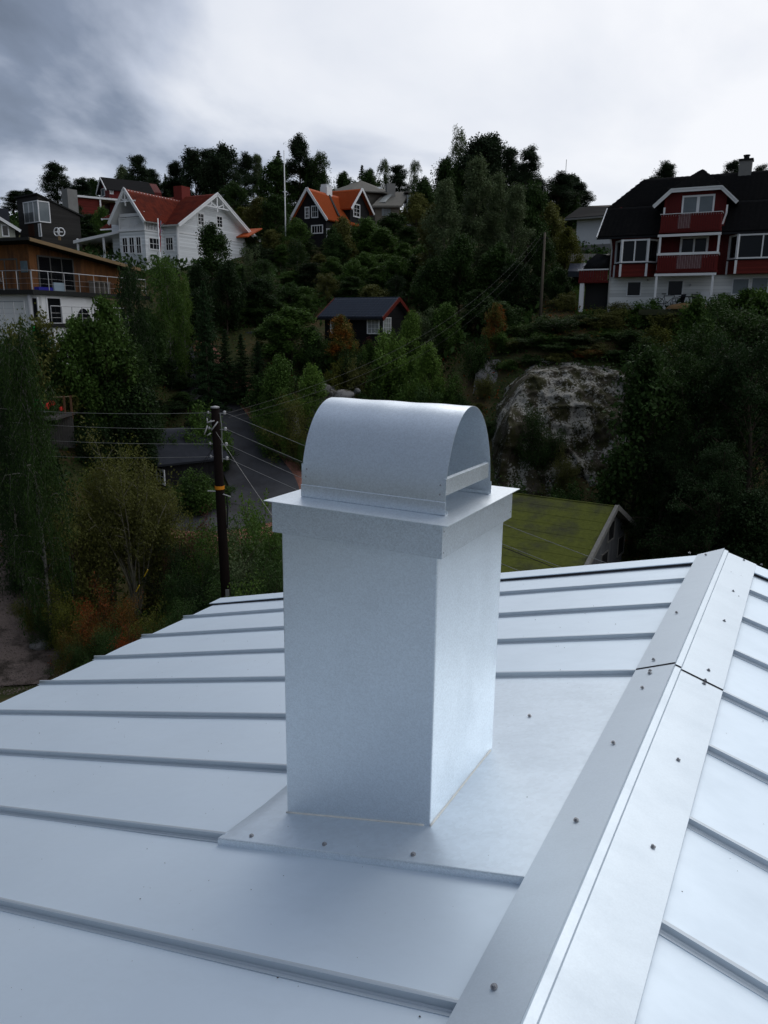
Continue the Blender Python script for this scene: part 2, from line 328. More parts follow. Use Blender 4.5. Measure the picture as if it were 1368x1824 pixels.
# shaft: four folded sheets with rounded edges
b=MB(); e=.006
lo=lambda x:slope(x)-.03
def ring(z,g=0):
    pts=[]
    for cx_,cy_,a0 in ((-e,e,-90),(-e,CD-e,0),(-CW+e,CD-e,90),(-CW+e,e,180)):
        for j in range(4):
            a=R(a0+30*j); pts.append((cx_+math.cos(a)*e,cy_+math.sin(a)*e))
    return [(x,y,(lo(x) if z is None else z)) for x,y in pts]
r0=ring(None); r1=ring(CH+.01); n=len(r0); b.add(r0+r1,[(i,(i+1)%n,(i+1)%n+n,i+n) for i in range(n)])
b.build('shaft',m_galv,ch,smooth=False)
# skirt band under the cap
ox=.0257; z0,z1=1.1008,1.2266
b=MB()
x0,x1,y0,y1=-CW-ox,ox,-ox,CD+ox
b.add([(x0,y0,z0),(x1,y0,z0),(x1,y1,z0),(x0,y1,z0),(x0,y0,z1),(x1,y0,z1),(x1,y1,z1),(x0,y1,z1),
 (x0+.03,y0+.03,z0+.002),(x1-.03,y0+.03,z0+.002),(x1-.03,y1-.03,z0+.002),(x0+.03,y1-.03,z0+.002)],
 [(0,1,5,4),(1,2,6,5),(2,3,7,6),(3,0,4,7),(0,8,9,1),(1,9,10,2),(2,10,11,3),(3,11,8,0)])
b.build('skirt_band',m_galv2,ch)
b=MB(); b.box(x1-.0006,x1+.0012,y0-.0012,y0+.022,z0+.001,z1-.001); b.build('corner_lap',m_galv2,ch)
b=MB()
g=.053
b.add([(-CW-g,-.042,z1),(g,-.042,z1),(g,CD+.042,z1),(-CW-g,CD+.042,z1),(-CW-g,-.042,z1+.003),(g,-.042,z1+.003),(g,CD+.042,z1+.003),(-CW-g,CD+.042,z1+.003),(-CW/2,CD/2,z1+.008)],
 [(0,3,2,1),(4,5,8),(5,6,8),(6,7,8),(7,4,8),(0,1,5,4),(1,2,6,5),(2,3,7,6),(3,0,4,7)])
b.build('cap_plate',m_galv,ch)
# cowl
zt=z1+.004; X0,X1=-.655,-.020; Yf,Yb=.0919,.5527; ym=(Yf+Yb)/2; ha=(Yb-Yf)/2; zs=zt+.0335; zr_=zt+.385
b=MB(); prof=[(Yf,zt+.014)]+[(ym-ha*math.cos(t),zs+(zr_-zs)*math.sin(t)) for t in [math.pi*i/56 for i in range(57)]]+[(Yb,zt+.014)]
n=len(prof); nl=14
for i in range(nl+1): b.v+=[(X0+(X1-X0)*i/nl,y,z+.0012*math.sin(i*1.3)) for y,z in prof]
for i in range(nl):
    for j in range(n-1): b.f.append((i*n+j,(i+1)*n+j,(i+1)*n+j+1,i*n+j+1))
cw=b.build('cowl',m_galv,ch,smooth=True); m=cw.modifiers.new('t','SOLIDIFY'); m.thickness=.0022; m.offset=-1; m=cw.modifiers.new('e','EDGE_SPLIT'); m.split_angle=R(40)
# foot rails with an upturned lip (two), cross bars at both open ends
for yy,sg in ((Yf,-1),(Yb,1)):
    b=MB(); P=[(0,.052),(.0035*sg,.050),(.0035*sg,.012),(.0035*sg,.003),(.0015*sg,.001),(-.018*sg,.001),(-.022*sg,.004),(-.022*sg,.016)]
    k=len(P); xa,xb=X0-.002,X1+(.004)
    b.add([(xa,yy+y,zt+z) for y,z in P]+[(xb,yy+y,zt+z) for y,z in P],[(i,i+1,i+1+k,i+k) for i in range(k-1)])
    o=b.build('foot_rail',m_galv,cw); m=o.modifiers.new('t','SOLIDIFY'); m.thickness=.0016
for xx in (X1,X0):
    s_=1 if xx==X1 else -1
    b=MB(); b.add([(xx+.001*s_,Yf+.004,zt+.075),(xx+.001*s_,Yb-.03,zt+.075),(xx+.001*s_,Yb-.03,zt+.135),(xx+.001*s_,Yf+.004,zt+.135),
                   (xx-.012*s_,Yf+.004,zt+.139),(xx-.012*s_,Yb-.03,zt+.139)],[(0,1,2,3),(3,2,5,4)])
    o=b.build('cross_bar',m_galv2,cw); m=o.modifiers.new('t','SOLIDIFY'); m.thickness=.0015
b=MB(); b.lathe([(.0038,0),(.0034,.0016),(.0018,.0026)],n=8); rm=b.mesh('rivet',m_screw)
for xx,zz in ((X0+.022,.115),(X0+.022,.085),(X1-.022,.112),(X1-.022,.078)):
    t=(zz-.0335)/(zr_-zs); th=math.asin(max(0,min(1,t))); yv=ym-ha*math.cos(th)
    inst('rivet',rm,cw,(xx,yv-.0005,zt+zz),(R(78),0,0))
for zz in (.022,.100): inst('rivet',rm,ch,(x1+.0012,y0+.012,z0+zz),(0,R(90),0),.8)
for zz in (.03,): inst('rivet',rm,ch,(x1+.0012,y1-.02,z0+zz),(0,R(90),0),.8)
# base flashing: lies on the roof at seam height, sits under the ridge cap; folded front edge
CMI=CM.inverted()
FX0,FX1,FY0,FY1=-1.555,-WL+.02,2.185,Y0+4*S-.03; fh=.0315
def fz(y): return fh+(.0035-fh)*max(0,min(1,(y-FY0)/(FY1-FY0)))
b=MB(); nx,ny=26,22; rg=random.Random(3)
def inhole(x,y):
    q=CMI@(RM@Vector((x,y,rl(x)))); return -CW+.004<q.x<-.004 and .004<q.y<CD-.004
xs=[FX0+(FX1-FX0)*i/nx for i in range(nx+1)]; ys=[FY0+(FY1-FY0)*j/ny for j in range(ny+1)]
for y in ys:
    for x in xs:
        dz=.0016*noise.noise(Vector((x*3,y*3,1)))*min(1,(FX1-x)*4)
        if y>=ys[-1]-1e-6: dz=0
        if x<=FX0+1e-6: dz=-(fz(y)-.0035)*min(1,max(0,(y-FY0)/.35)) 
        b.v.append((x,y,rl(x)+fz(y)+dz))
for j in range(ny):
    for i in range(nx): a=j*(nx+1)+i; b.f.append((a,a+1,a+nx+2,a+nx+1))
m_flash=zinc('flashing_sheet',(.73,.82,.90),.44,.03,metal=.62,sscale=90,dirt=.10,var=.04)
fl=b.build('base_flashing',m_flash,None,smooth=True); fl.parent=ch; fl.matrix_parent_inverse=CMI@RM
b=MB(); n_=30; P=[(.0,.0005),(-.004,-.0005),(-.0055,-.006),(-.007,-.034)]
for i in range(n_+1):
    x=FX0+(FX1-FX0)*i/n_; g_=.004*math.sin(min(1,i/n_)*math.pi)
    for y,z in P: b.v.append((x,FY0+y,rl(x)+fh+z+(g_ if z<-.03 else 0)))
for i in range(n_):
    for j in range(3): a=i*4+j; b.f.append((a,a+4,a+5,a+1))
o=b.build('folded_edge',m_galv,None); o.parent=ch; o.matrix_parent_inverse=CMI@RM
for x,y in ((448,1489),(578,1504),(736,1522),(943,1275)):
    p=roofhit(x,y,'L',(fh if y>1400 else .016)+.001); o=inst('screw',sm,None,p,(0,-math.atan(TA),rnd.uniform(0,3)),1.2); o.parent=ch; o.matrix_parent_inverse=CMI@RM
# sealant bead round the foot
def onroof(x,y):
    q=Vector((x,y,0)); a=RMI@(CM@q); 
    for _ in range(3):
        a=RMI@(CM@q); q.z+= (rl(a.x)+fz(a.y)+.001)-a.z
    return q
def bead(pts,r):
    b=MB(); P=[]
    for (xa,ya),(xb,yb) in zip(pts,pts[1:]):
        for i in range(24):
            t=i/24; P.append(onroof(xa+(xb-xa)*t,ya+(yb-ya)*t))
    b.tube(P,[r*(1+.25*noise.noise(p*25)) for p in P],6); return b.build('sealant_bead',m_seal,ch,smooth=True)
bead([(-CW-.002,-.002),(.002,-.002)],.0046); bead([(.002,-.002),(.002,CD)],.0046)
# ================================================================== TERRAIN
def cp(px,py,D): p=at(px,py,D); return (p.x,p.y,p.z)
TP=[cp(*a) for a in [
 (20,1200,22.5),(110,1130,25.5),(250,1060,28),(60,1050,27),(390,1030,30),(480,960,33),(340,935,36),(450,900,38),(455,800,44),(400,745,47),(335,708,51),(235,880,36.5),(190,765,42),
 (292,892,37.8),(350,885,38.3),(330,870,41),(300,868,41.5),(385,872,40),
 (540,885,39),(560,800,44),(560,730,47),(620,690,49),(700,690,48),(800,730,46),(760,820,42),(860,900,37),(1000,905,36.5),(1120,905,36),(1250,960,34),(1368,960,34),
 (960,650,43.5),(880,640,46),(1040,648,43.5),(1140,640,44),(1250,620,46),(640,612,53),(560,620,52),(740,600,54),(480,620,54),(400,620,52),
 (1150,556,51),(1080,552,52),(1300,556,49),(1400,560,48),(1000,520,56),(1060,505,60),(940,560,54),(860,560,58),
 (0,650,41.5),(120,655,41.5),(230,640,45),(100,720,39),(0,770,36),(300,610,52),
 (250,478,66),(330,482,65),(420,480,70),(160,470,66),(520,540,62),(620,520,66),(720,520,66),(600,450,78),(690,430,84),(520,440,78),(800,450,78),(900,470,72),
 (60,440,78),(0,450,74),(130,410,92),(240,400,95),(400,395,98),(500,390,108),(600,385,112),(700,385,112),(800,370,115),(900,380,115),(1000,400,105),(1100,400,100),(1250,400,95),(1400,400,95),
 (50,390,110),(-200,420,100),(1650,420,90),(-250,700,45),(1700,800,45),(1500,620,50)]]
TP+=[(-3,3,0),(0,-8,0),(8,10,-.3),(-8,10,0),(-14,4,-.3),(14,0,-.3),(0,16,0),(-6,20,0),(8,20,0),(16,22,.2),(-25,0,-1),(30,0,-1),(0,-40,-4),(-60,-20,-6),(60,-20,-6),(-80,60,12),(90,60,16),(-90,140,24),(0,150,26),(100,140,26)]
TP=np.array(TP)
def _tps(r2): return r2*np.log(r2+1e-9)*.5
_A=TP[:,:2]; _n=len(TP)
_K=_tps(((_A[:,None]-_A[None])**2).sum(2))+np.eye(_n)*12.
_P=np.hstack([np.ones((_n,1)),_A]); _M=np.block([[_K,_P],[_P.T,np.zeros((3,3))]])
_W=np.linalg.solve(_M,np.concatenate([TP[:,2],np.zeros(3)]))
def tz(X,Y):
    X=np.atleast_1d(np.asarray(X,float));Y=np.atleast_1d(np.asarray(Y,float)); Q=np.stack([X.ravel(),Y.ravel()],1)
    z=np.zeros(len(Q))
    for i in range(0,len(Q),20000):
        q=Q[i:i+20000]; z[i:i+20000]=_tps(((q[:,None]-_A[None])**2).sum(2))@_W[:_n]+_W[_n]+q@_W[_n+1:]
    # beyond the fitted ground the hill flattens out
    x,y=Q[:,0],Q[:,1]; far=np.clip((np.maximum(np.abs(x)/110,np.abs(y-40)/125)-.8)/.6,0,1); far=far*far*(3-2*far)
    base=np.where(y>0,24,-5)
    z=z*(1-far)+base*far
    return z.reshape(X.shape)
def g1(x,y): return float(tz(x,y)[0])
def gx(lo,hi,step,far,k):
    c=list(np.arange(lo,hi+.01,step)); s=step
    while c[-1]<far: s*=k; c.append(c[-1]+s)
    s=step
    while c[0]>-far: s*=k; c.insert(0,c[0]-s)
    return np.array(c)
GX=gx(-62,62,1.1,1500,1.35); GY=gx(-6,122,1.1,1500,1.35)
XX,YY=np.meshgrid(GX,GY); ZZ=tz(XX,YY)
bump=np.array([noise.fractal(Vector((x*.35,y*.35,0)),1,2,3) for x,y in zip(XX.ravel(),YY.ravel())]).reshape(XX.shape)
def roadmask(x,y): return 0
RC=[at(305,690,53),at(342,712,50),at(396,752,46.5),at(444,800,43),at(468,850,40.5),at(462,895,38),at(420,915,36.8),at(340,925,36.2),at(300,930,36.3)]
RW=[1.3,1.35,1.5,1.6,1.8,2.0,2.0,1.9,1.8]
RCx=np.array([p.x for p in RC]); RCy=np.array([p.y for p in RC])
def rdist(x,y):
    x=np.asarray(x);y=np.asarray(y); d=np.full(x.shape,1e9)
    for i in range(len(RC)-1):
        ax,ay,bx,by=RCx[i],RCy[i],RCx[i+1],RCy[i+1]; vx,vy=bx-ax,by-ay; t=np.clip(((x-ax)*vx+(y-ay)*vy)/(vx*vx+vy*vy),0,1)
        d=np.minimum(d,np.hypot(x-ax-t*vx,y-ay-t*vy))
    return d
fade=np.clip((rdist(XX,YY)-3)/3,0,1)
ZZ=ZZ+bump*.35*fade
ZT=ZZ-.12*(1-np.clip((rdist(XX,YY)-2.2)/1.2,0,1))
def gridz(x,y):
    """height of the actual ground mesh"""
    x=np.atleast_1d(x);y=np.atleast_1d(y)
    i=np.clip(np.searchsorted(GX,x)-1,0,len(GX)-2); j=np.clip(np.searchsorted(GY,y)-1,0,len(GY)-2)
    u=(x-GX[i])/(GX[i+1]-GX[i]); v=(y-GY[j])/(GY[j+1]-GY[j])
    return (ZZ[j,i]*(1-u)*(1-v)+ZZ[j,i+1]*u*(1-v)+ZZ[j+1,i]*(1-u)*v+ZZ[j+1,i+1]*u*v)
def gz(x,y): return float(gridz(x,y)[0])
def npmesh(name,V,Fq,m,smooth=False,attr=None):
    me=bpy.data.meshes.new(name); V=np.asarray(V,np.float32); Fq=np.asarray(Fq,np.int32); k=Fq.shape[1]
    me.vertices.add(len(V)); me.vertices.foreach_set('co',V.ravel()); me.loops.add(Fq.size); me.loops.foreach_set('vertex_index',Fq.ravel())
    me.polygons.add(len(Fq)); me.polygons.foreach_set('loop_start',np.arange(0,Fq.size,k,dtype=np.int32)); me.polygons.foreach_set('loop_total',np.full(len(Fq),k,np.int32))
    if smooth: me.polygons.foreach_set('use_smooth',np.ones(len(Fq),bool))
    me.materials.append(m)
    if attr is not None: a=me.attributes.new('shade','FLOAT','FACE'); a.data.foreach_set('value',np.asarray(attr,np.float32))
    me.update(calc_edges=True); return me
m_ground=mat('forest_floor',(.045,.052,.02),.95,spec=.1,col2=(.095,.07,.035),c2s=.35,var=.5,vscale=6,bump=.8,bscale=9)
ny,nx=XX.shape; idx=np.arange(nx*ny).reshape(ny,nx)
Fq=np.stack([idx[:-1,:-1].ravel(),idx[:-1,1:].ravel(),idx[1:,1:].ravel(),idx[1:,:-1].ravel()],1)
g=bpy.data.objects.new('ground',npmesh('ground',np.stack([XX.ravel(),YY.ravel(),ZT.ravel()],1),Fq,m_ground,True)); COL.objects.link(g); g['kind']='structure'
def strip(name,C,Wd,m,dz,side0=-1.,side1=1.,kind='structure'):
    """ribbon along a smoothed centre line, following the ground"""
    P=[]; Wq=[]
    for i in range(len(C)-1):
        p0=C[max(i-1,0)];p1=C[i];p2=C[i+1];p3=C[min(i+2,len(C)-1)]
        for k in range(10):
            t=k/10; P.append(.5*((2*p1)+(p2-p0)*t+(2*p0-5*p1+4*p2-p3)*t*t+(3*p1-p0-3*p2+p3)*t**3)); Wq.append(Wd[i]+(Wd[i+1]-Wd[i])*t)
    V=[];n=7
    for i,p in enumerate(P):
        d=(P[min(i+1,len(P)-1)]-P[max(i-1,0)]); d.z=0; d.normalize(); s=Vector((d.y,-d.x,0))
        for k in range(n):
            q=p+s*Wq[i]*(side0+(side1-side0)*k/(n-1)); V.append((q.x,q.y,gz(q.x,q.y)+dz-.02*abs(k-3)/3))
    Fq=[(i*n+k,i*n+k+1,(i+1)*n+k+1,(i+1)*n+k) for i in range(len(P)-1) for k in range(n-1)]
    o=bpy.data.objects.new(name,npmesh(name,V,Fq,m,True)); COL.objects.link(o); o['kind']=kind; return o
m_asph=mat('asphalt',(.055,.057,.064),.85,spec=.3,var=.18,vscale=1.2,bump=.3,bscale=60,col2=(.04,.04,.045),c2s=.5)
m_verge=mat('red_gravel',(.27,.125,.095),.95,spec=.1,var=.35,vscale=9,bump=.6,bscale=25,col2=(.18,.09,.065),c2s=1.5)
m_gravel=mat('gravel',(.17,.135,.12),.95,spec=.1,var=.45,vscale=30,bump=1.,bscale=45,col2=(.06,.05,.042),c2s=1.2)
strip('road',RC,RW,m_asph,.07)
strip('gravel_verge',RC[:9],[x*1. for x in RW[:9]],m_verge,.055,-2.0,-.92)
strip('gravel_drive',[at(-60,1230,21.5),at(-15,1170,23.5),at(8,1110,25.5),at(0,1060,27.5),at(-70,1010,30)],[2.3,2.2,1.9,1.6,1.6],m_gravel,.06)
# loose stones on the drive: nobody could count them
rg=np.random.default_rng(4); V=[];Fq=[]; b=MB()
for i in range(2600):
    px=rg.uniform(-40,120); py=rg.uniform(1070,1250); p=at(px,py,9.8*1410/(py-578)); s=rg.uniform(.008,.03)**1.0
    if rg.random()<.03: s*=2.2
    z=gz(p.x,p.y)+.06
    a=[(p.x+s*math.cos(t)*rg.uniform(.7,1.2),p.y+s*math.sin(t)*rg.uniform(.7,1.2),z) for t in (0,1.4,2.7,4.2)]
    b.add(a+[(p.x,p.y,z+s*.8)],[(0,1,4),(1,2,4),(2,3,4),(3,0,4)])
tag(b.build('loose_stones',m_gravel),'loose grey brown stones strewn over the gravel drive','stones',kind='stuff')
# ------------------------------------------------------------------ rock
def rockmat(name,pale,dark,moss,s=1.,lo=.47,hi=.56):
    m=mat(name,dark,.9,spec=.2,col2=moss,c2s=.55*s,c2lo=.40,c2hi=.55,var=.5,vscale=5*s,bump=1.,bscale=6*s); nt=m.node_tree
    p=[n for n in nt.nodes if n.type=='BSDF_PRINCIPLED'][0]; old=p.inputs['Base Color'].links[0].from_socket
    tc=N(nt,'ShaderNodeTexCoord'); n=N(nt,'ShaderNodeTexNoise'); L(nt,tc,'Object',n,'Vector'); n.inputs['Scale'].default_value=3.2*s; n.inputs['Detail'].default_value=6; n.inputs['Roughness'].default_value=.75
    mp=N(nt,'ShaderNodeMapping'); mp.inputs['Scale'].default_value=(.5,.5,.14); L(nt,tc,'Object',mp,0)
    n2=N(nt,'ShaderNodeTexNoise'); L(nt,mp,0,n2,'Vector'); n2.inputs['Scale'].default_value=.9*s; n2.inputs['Detail'].default_value=3
    q=math_n(nt,'MULTIPLY_ADD',n2.outputs[0],None,vb=.55); nt.links.new(math_n(nt,'MULTIPLY',n.outputs[0],None,vb=.7),q.node.inputs[2])
    f=ramp(nt,q,[(lo+.12,0.),(hi+.12,.9)])
    mm=N(nt,'ShaderNodeMix',data_type='RGBA'); nt.links.new(f,mm.inputs[0]); nt.links.new(old,mm.inputs[6]); mm.inputs[7].default_value=(*pale,1); nt.links.new(mm.outputs[2],p.inputs['Base Color'])
    return m
m_rock=rockmat('mossy_granite',(.31,.30,.27),(.050,.042,.030),(.030,.030,.010),2.4,.515,.565)
m_rock2=rockmat('pale_granite',(.20,.195,.19),(.08,.072,.065),(.035,.035,.02),1.8,.44,.54)
def rock_face(name,pts,m,nu,nv,amp,kind,seed):
    """pts: rows bottom->top, each a list of world points; bilinear/Catmull surface pushed in and out by noise"""
    rows=[np.array([tuple(p) for p in r]) for r in pts]
    def ev(r,u): x=u*(len(r)-1); i=min(int(x),len(r)-2); t=x-i; t=t*t*(3-2*t); return r[i]*(1-t)+r[i+1]*t
    V=[]
    for j in range(nv):
        v=j/(nv-1)*(len(rows)-1); k=min(int(v),len(rows)-2); t=v-k
        for i in range(nu):
            u=i/(nu-1); p=ev(rows[k],u)*(1-t)+ev(rows[k+1],u)*t
            q=Vector(p); n=noise.fractal(q*.45+Vector((seed,0,0)),1,2,4)*amp+noise.fractal(q*1.7+Vector((0,seed,0)),1,2,4)*amp*.38
            st=(noise.cell(Vector((q.x*.45+q.z*.2,seed,q.z*.5)))-.5)*amp*.7
            p=p+np.array([0,-1,.25])*(n+st); V.append(p)
    Fq=[(j*nu+i,j*nu+i+1,(j+1)*nu+i+1,(j+1)*nu+i) for j in range(nv-1) for i in range(nu-1)]
    o=bpy.data.objects.new(name,npmesh(name,V,Fq,m,True)); COL.objects.link(o); o['kind']=kind; return o
rock_face('rock_cliff',[
 [at(835,960,38),at(900,970,36),at(1000,980,35.5),at(1120,990,35.5),at(1280,990,36)],
 [at(850,880,40),at(890,860,37.5),at(1000,860,37),at(1120,860,37),at(1280,880,37)],
 [at(862,800,42),at(905,740,39),at(1010,740,39),at(1110,745,39),at(1280,760,40)],
 [at(880,700,44),at(945,665,41.5),at(1020,655,41.5),at(1100,670,41.5),at(1280,680,42)],
 [at(900,660,48),at(960,640,45),at(1030,638,45),at(1110,645,45),at(1280,650,46)]],m_rock,190,140,.6,'structure',3)
rock_face('rock_outcrop',[
 [at(835,740,44),at(870,745,43.5),at(920,740,43),at(940,700,44)],
 [at(845,690,45),at(870,690,44.5),at(905,680,44.5),at(935,670,45)],
 [at(848,655,46),at(870,640,46),at(900,638,46),at(935,650,47)],
 [at(850,640,49),at(870,630,49),at(900,630,49),at(935,640,50)]],m_rock2,46,40,.35,'structure',9)
rock_face('rock_outcrop',[
 [at(530,800,44),at(560,800,43.5),at(610,790,43.5),at(650,780,44)],
 [at(525,750,45),at(555,740,44.5),at(600,735,44.5),at(655,740,45)],
 [at(540,705,46),at(565,690,46),at(600,700,46),at(650,712,46)],
 [at(545,690,48),at(570,680,48.5),at(610,692,48.5),at(650,700,49)]],m_rock2,46,40,.38,'structure',14)
def boulder(loc,s,m,seed,name='boulder',label=None,group=None,cat='boulder'):
    import bmesh
    bm=bmesh.new(); bmesh.ops.create_icosphere(bm,subdivisions=3,radius=1)
    for v in bm.verts:
        q=v.co.copy(); k=1+.35*noise.fractal(q*.9+Vector((seed,seed*2,0)),1,2,3); v.co=Vector((q.x*s[0],q.y*s[1],q.z*s[2]))*k
    me=bpy.data.meshes.new(name); bm.to_mesh(me); bm.free(); me.materials.append(m); me.shade_smooth(); o=bpy.data.objects.new(name,me); COL.objects.link(o); o.location=loc
    return tag(o,label,cat,group)
def gp(px,D,py=700):
    p=at(px,py,D); p.z=gz(p.x,p.y); return p
boulder(gp(80,24,1190)+Vector((0,0,.12)),(.36,.28,.2),m_rock2,1,label='grey boulder in the grass at the gravel drive edge, biggest of three there')
boulder(gp(38,27.5)+Vector((0,0,.1)),(.25,.2,.16),m_rock2,2,label='small grey stone beside the far end of the gravel drive')
boulder(gp(35,29.0)+Vector((-2.6,0,.3)),(.7,.5,.55),m_rock2,3,label='grey rock at the left picture edge behind the gravel drive')
boulder(at(612,704,44.5),(.62,.5,.32),m_rock2,4,label='pale rounded boulder right behind the top of the barrel cowl')
boulder(at(637,697,45.5),(.22,.2,.17),m_rock2,5,label='small pale boulder right of the rounded one behind the cowl')
boulder(at(578,692,46),(.38,.3,.3),m_rock2,6,label='pale boulder left of the rounded one behind the cowl')
boulder(at(520,760,43.5),(.45,.4,1.0),m_rock2,8,label='upright grey rock above the reddish road verge')
boulder(at(668,655,50),(.5,.4,.35),m_rock2,11,label='grey boulder among the stakes below the small black cabin')
# ================================================================== VEGETATION
def unit(v): return v/np.maximum(np.linalg.norm(v,axis=-1,keepdims=True),1e-9)
def leaf_cloud(C,Rad,cnt,size,aspect,rng,upb=.7,droop=0.,flat=1.):
    """leaf quads gathered round cluster centres; returns verts, faces, shade per face"""
    k=rng.choice(len(C),cnt,p=Rad**2/np.sum(Rad**2)); 
    o=rng.normal(size=(cnt,3))*.60; nr=np.linalg.norm(o,axis=1,keepdims=True); o*=np.minimum(1,1.15/nr); o[:,2]*=flat
    P=C[k]+o*Rad[k][:,None]*1.15
    a=unit(rng.normal(size=(cnt,3))*np.array([1,1,.5])+np.array([0,0,-droop])); n=unit(rng.normal(size=(cnt,3))+np.array([0,0,upb*1.6])+o*.4); b=unit(np.cross(n,a))
    s=size*(.6+.8*rng.random((cnt,1))); w=s*aspect
    V=np.stack([P-a*s*.5,P+b*w*.5+n*s*.06,P+a*s*.5,P-b*w*.5+n*s*.06],1).reshape(-1,3)
    Fq=np.arange(cnt*4).reshape(-1,4); cl=rng.random(len(C)); return V,Fq,np.clip(.5*cl[k]+.5*rng.random(cnt),0,1)
def tubes(segs,n=5):
    V=[];Fq=[]
    ang=np.arange(n)*2*math.pi/n
    for p0,p1,r0,r1 in segs:
        d=unit((p1-p0)[None])[0]; a=np.array([0,0,1.]) if abs(d[2])<.9 else np.array([1.,0,0]); u=unit(np.cross(d,a)[None])[0]; v=np.cross(d,u); k=len(V)
        for p,r in ((p0,r0),(p1,r1)):
            for t in ang: V.append(p+u*r*math.cos(t)+v*r*math.sin(t))
        Fq+=[(k+j,k+(j+1)%n,k+n+(j+1)%n,k+n+j) for j in range(n)]
    return np.array(V),np.array(Fq)
def path(p,d,l,n,rng,wob,grav):
    P=[p]; d=unit(d[None])[0]
    for i in range(n):
        d=unit((d+rng.normal(size=3)*wob+np.array([0,0,grav]))[None])[0]; P.append(P[-1]+d*l/n)
    return P
def limbs(P,r0,r1,segs):
    n=len(P)-1
    for i in range(n): segs.append((P[i],P[i+1],r0+(r1-r0)*i/n,r0+(r1-r0)*(i+1)/n))
def grow(kind,H,Rw,seed,nl,ls):
    rng=np.random.default_rng(seed); S_=[];C=[];Rd=[]
    def sub(P,l,cr,k,grav=.02,start=.35,up_=.1):
        n=len(P)-1
        for q in range(k):
            t=start+(1-start)*(q+.5)/k; x=t*n; i=min(int(x),n-1); p=P[i]+(P[i+1]-P[i])*(x-i)
            dd=unit((P[-1]-P[0])[None])[0]; a=rng.normal(size=3); a-=dd*(a@dd); d=unit((dd*.6+unit(a[None])[0]*.9+np.array([0,0,up_]))[None])[0]
            ll=l*(1.1-t*.6)*rng.uniform(.7,1.2); Q=path(p,d,ll,3,rng,.15,grav); limbs(Q,.012*H/8+.004,.004,S_)
            for e in (1,2,3): C.append(Q[e]); Rd.append(cr*rng.uniform(.6,1.15)*(.7+.15*e))
        C.append(P[-1]); Rd.append(cr)
    if kind=='broad':
        T=path(np.array([0,0,-.3]),np.array([0,0,1.]),H*.92,8,rng,.06,.05); limbs(T,H*.022,.03,S_)
        n=34
        for i in range(n):
            t=(i+.5)/n; h=.16+.8*t; x=h*8; j=min(int(x),7); p=T[j]+(T[j+1]-T[j])*(x-j); az=i*2.4+rng.normal()*.3; el=math.radians(8+60*t+rng.normal()*8)
            l=Rw*(1-abs(t-.38)**1.7*1.35)*rng.uniform(.62,1.15); P=path(p,np.array([math.cos(az)*math.cos(el),math.sin(az)*math.cos(el),math.sin(el)]),l,4,rng,.12,.03)
            limbs(P,.045*H/8,.012,S_); sub(P,l*.45,H*.062,5)
        out=leaf_cloud(np.array(C),np.array(Rd),nl,ls,.62,rng,.8)
    elif kind=='birch':
        T=path(np.array([0,0,-.3]),np.array([0,0,1.]),H,9,rng,.045,.08); limbs(T,H*.014,.012,S_)
        n=34
        for i in range(n):
            t=(i+.5)/n; h=.2+.78*t; x=h*9; j=min(int(x),8); p=T[j]+(T[j+1]-T[j])*(x-j); az=i*2.4+rng.normal()*.4; el=math.radians(35+25*t+rng.normal()*8)
            l=Rw*(1.15-t*.8)*rng.uniform(.35,1.3)*(0.55+t if t<.35 else 1); P=path(p,np.array([math.cos(az)*math.cos(el),math.sin(az)*math.cos(el),math.sin(el)]),l,4,rng,.12,-.16)
            limbs(P,.022*H/8,.006,S_)
            for q in range(5):
                tt=.3+.7*q/4; xx=tt*4; i2=min(int(xx),3); p2=P[i2]+(P[i2+1]-P[i2])*(xx-i2)
                Q=path(p2,np.array([math.cos(az+rng.normal()),math.sin(az+rng.normal()),-.4]),H*.11*rng.uniform(.6,1.4),3,rng,.2,-.5); limbs(Q,.006,.003,S_)
                for e in (0,1,2,3): C.append(Q[e]); Rd.append(H*.026*rng.uniform(.6,1.3))
        out=leaf_cloud(np.array(C),np.array(Rd),nl,ls,.7,rng,.2,.8,1.5)
    elif kind=='aspen':
        T=path(np.array([0,0,-.3]),np.array([0,0,1.]),H,9,rng,.03,.08); limbs(T,H*.013,.012,S_); n=46
        for i in range(n):
            t=(i+.5)/n; h=.16+.82*t; x=h*9; j=min(int(x),8); p=T[j]+(T[j+1]-T[j])*(x-j); az=i*2.4+rng.normal()*.4; el=math.radians(38+28*t+rng.normal()*9)
            l=Rw*(1.0-abs(t-.35)**1.4*1.2)*rng.uniform(.55,1.2); P=path(p,np.array([math.cos(az)*math.cos(el),math.sin(az)*math.cos(el),math.sin(el)]),l,4,rng,.12,.06)
            limbs(P,.022*H/8,.006,S_); sub(P,l*.35,H*.036,4,.04)
        out=leaf_cloud(np.array(C),np.array(Rd),nl,ls,.75,rng,.1,.2)
    elif kind=='pine':
        T=path(np.array([0,0,-.3]),np.array([0,0,1.]),H*.97,9,rng,.05,.08); limbs(T,H*.02,.04,S_); n=38
        for i in range(n):
            t=(i+.5)/n; h=.36+.62*t; x=h*9; j=min(int(x),8); p=T[j]+(T[j+1]-T[j])*(x-j); az=i*2.4+rng.normal()*.5; el=math.radians(5+40*t*t+rng.normal()*9)
            l=Rw*(1.05-t*.72)*rng.uniform(.45,1.2)*(.65 if t<.12 else 1); P=path(p,np.array([math.cos(az)*math.cos(el),math.sin(az)*math.cos(el),math.sin(el)]),l,4,rng,.2,.06)
            limbs(P,.035*H/10,.012,S_); sub(P,l*.45,H*.046,5,.1,.35,.25)
        out=leaf_cloud(np.array(C),np.array(Rd),nl,ls,.34,rng,.8,-.2,.75)
    elif kind=='spruce':
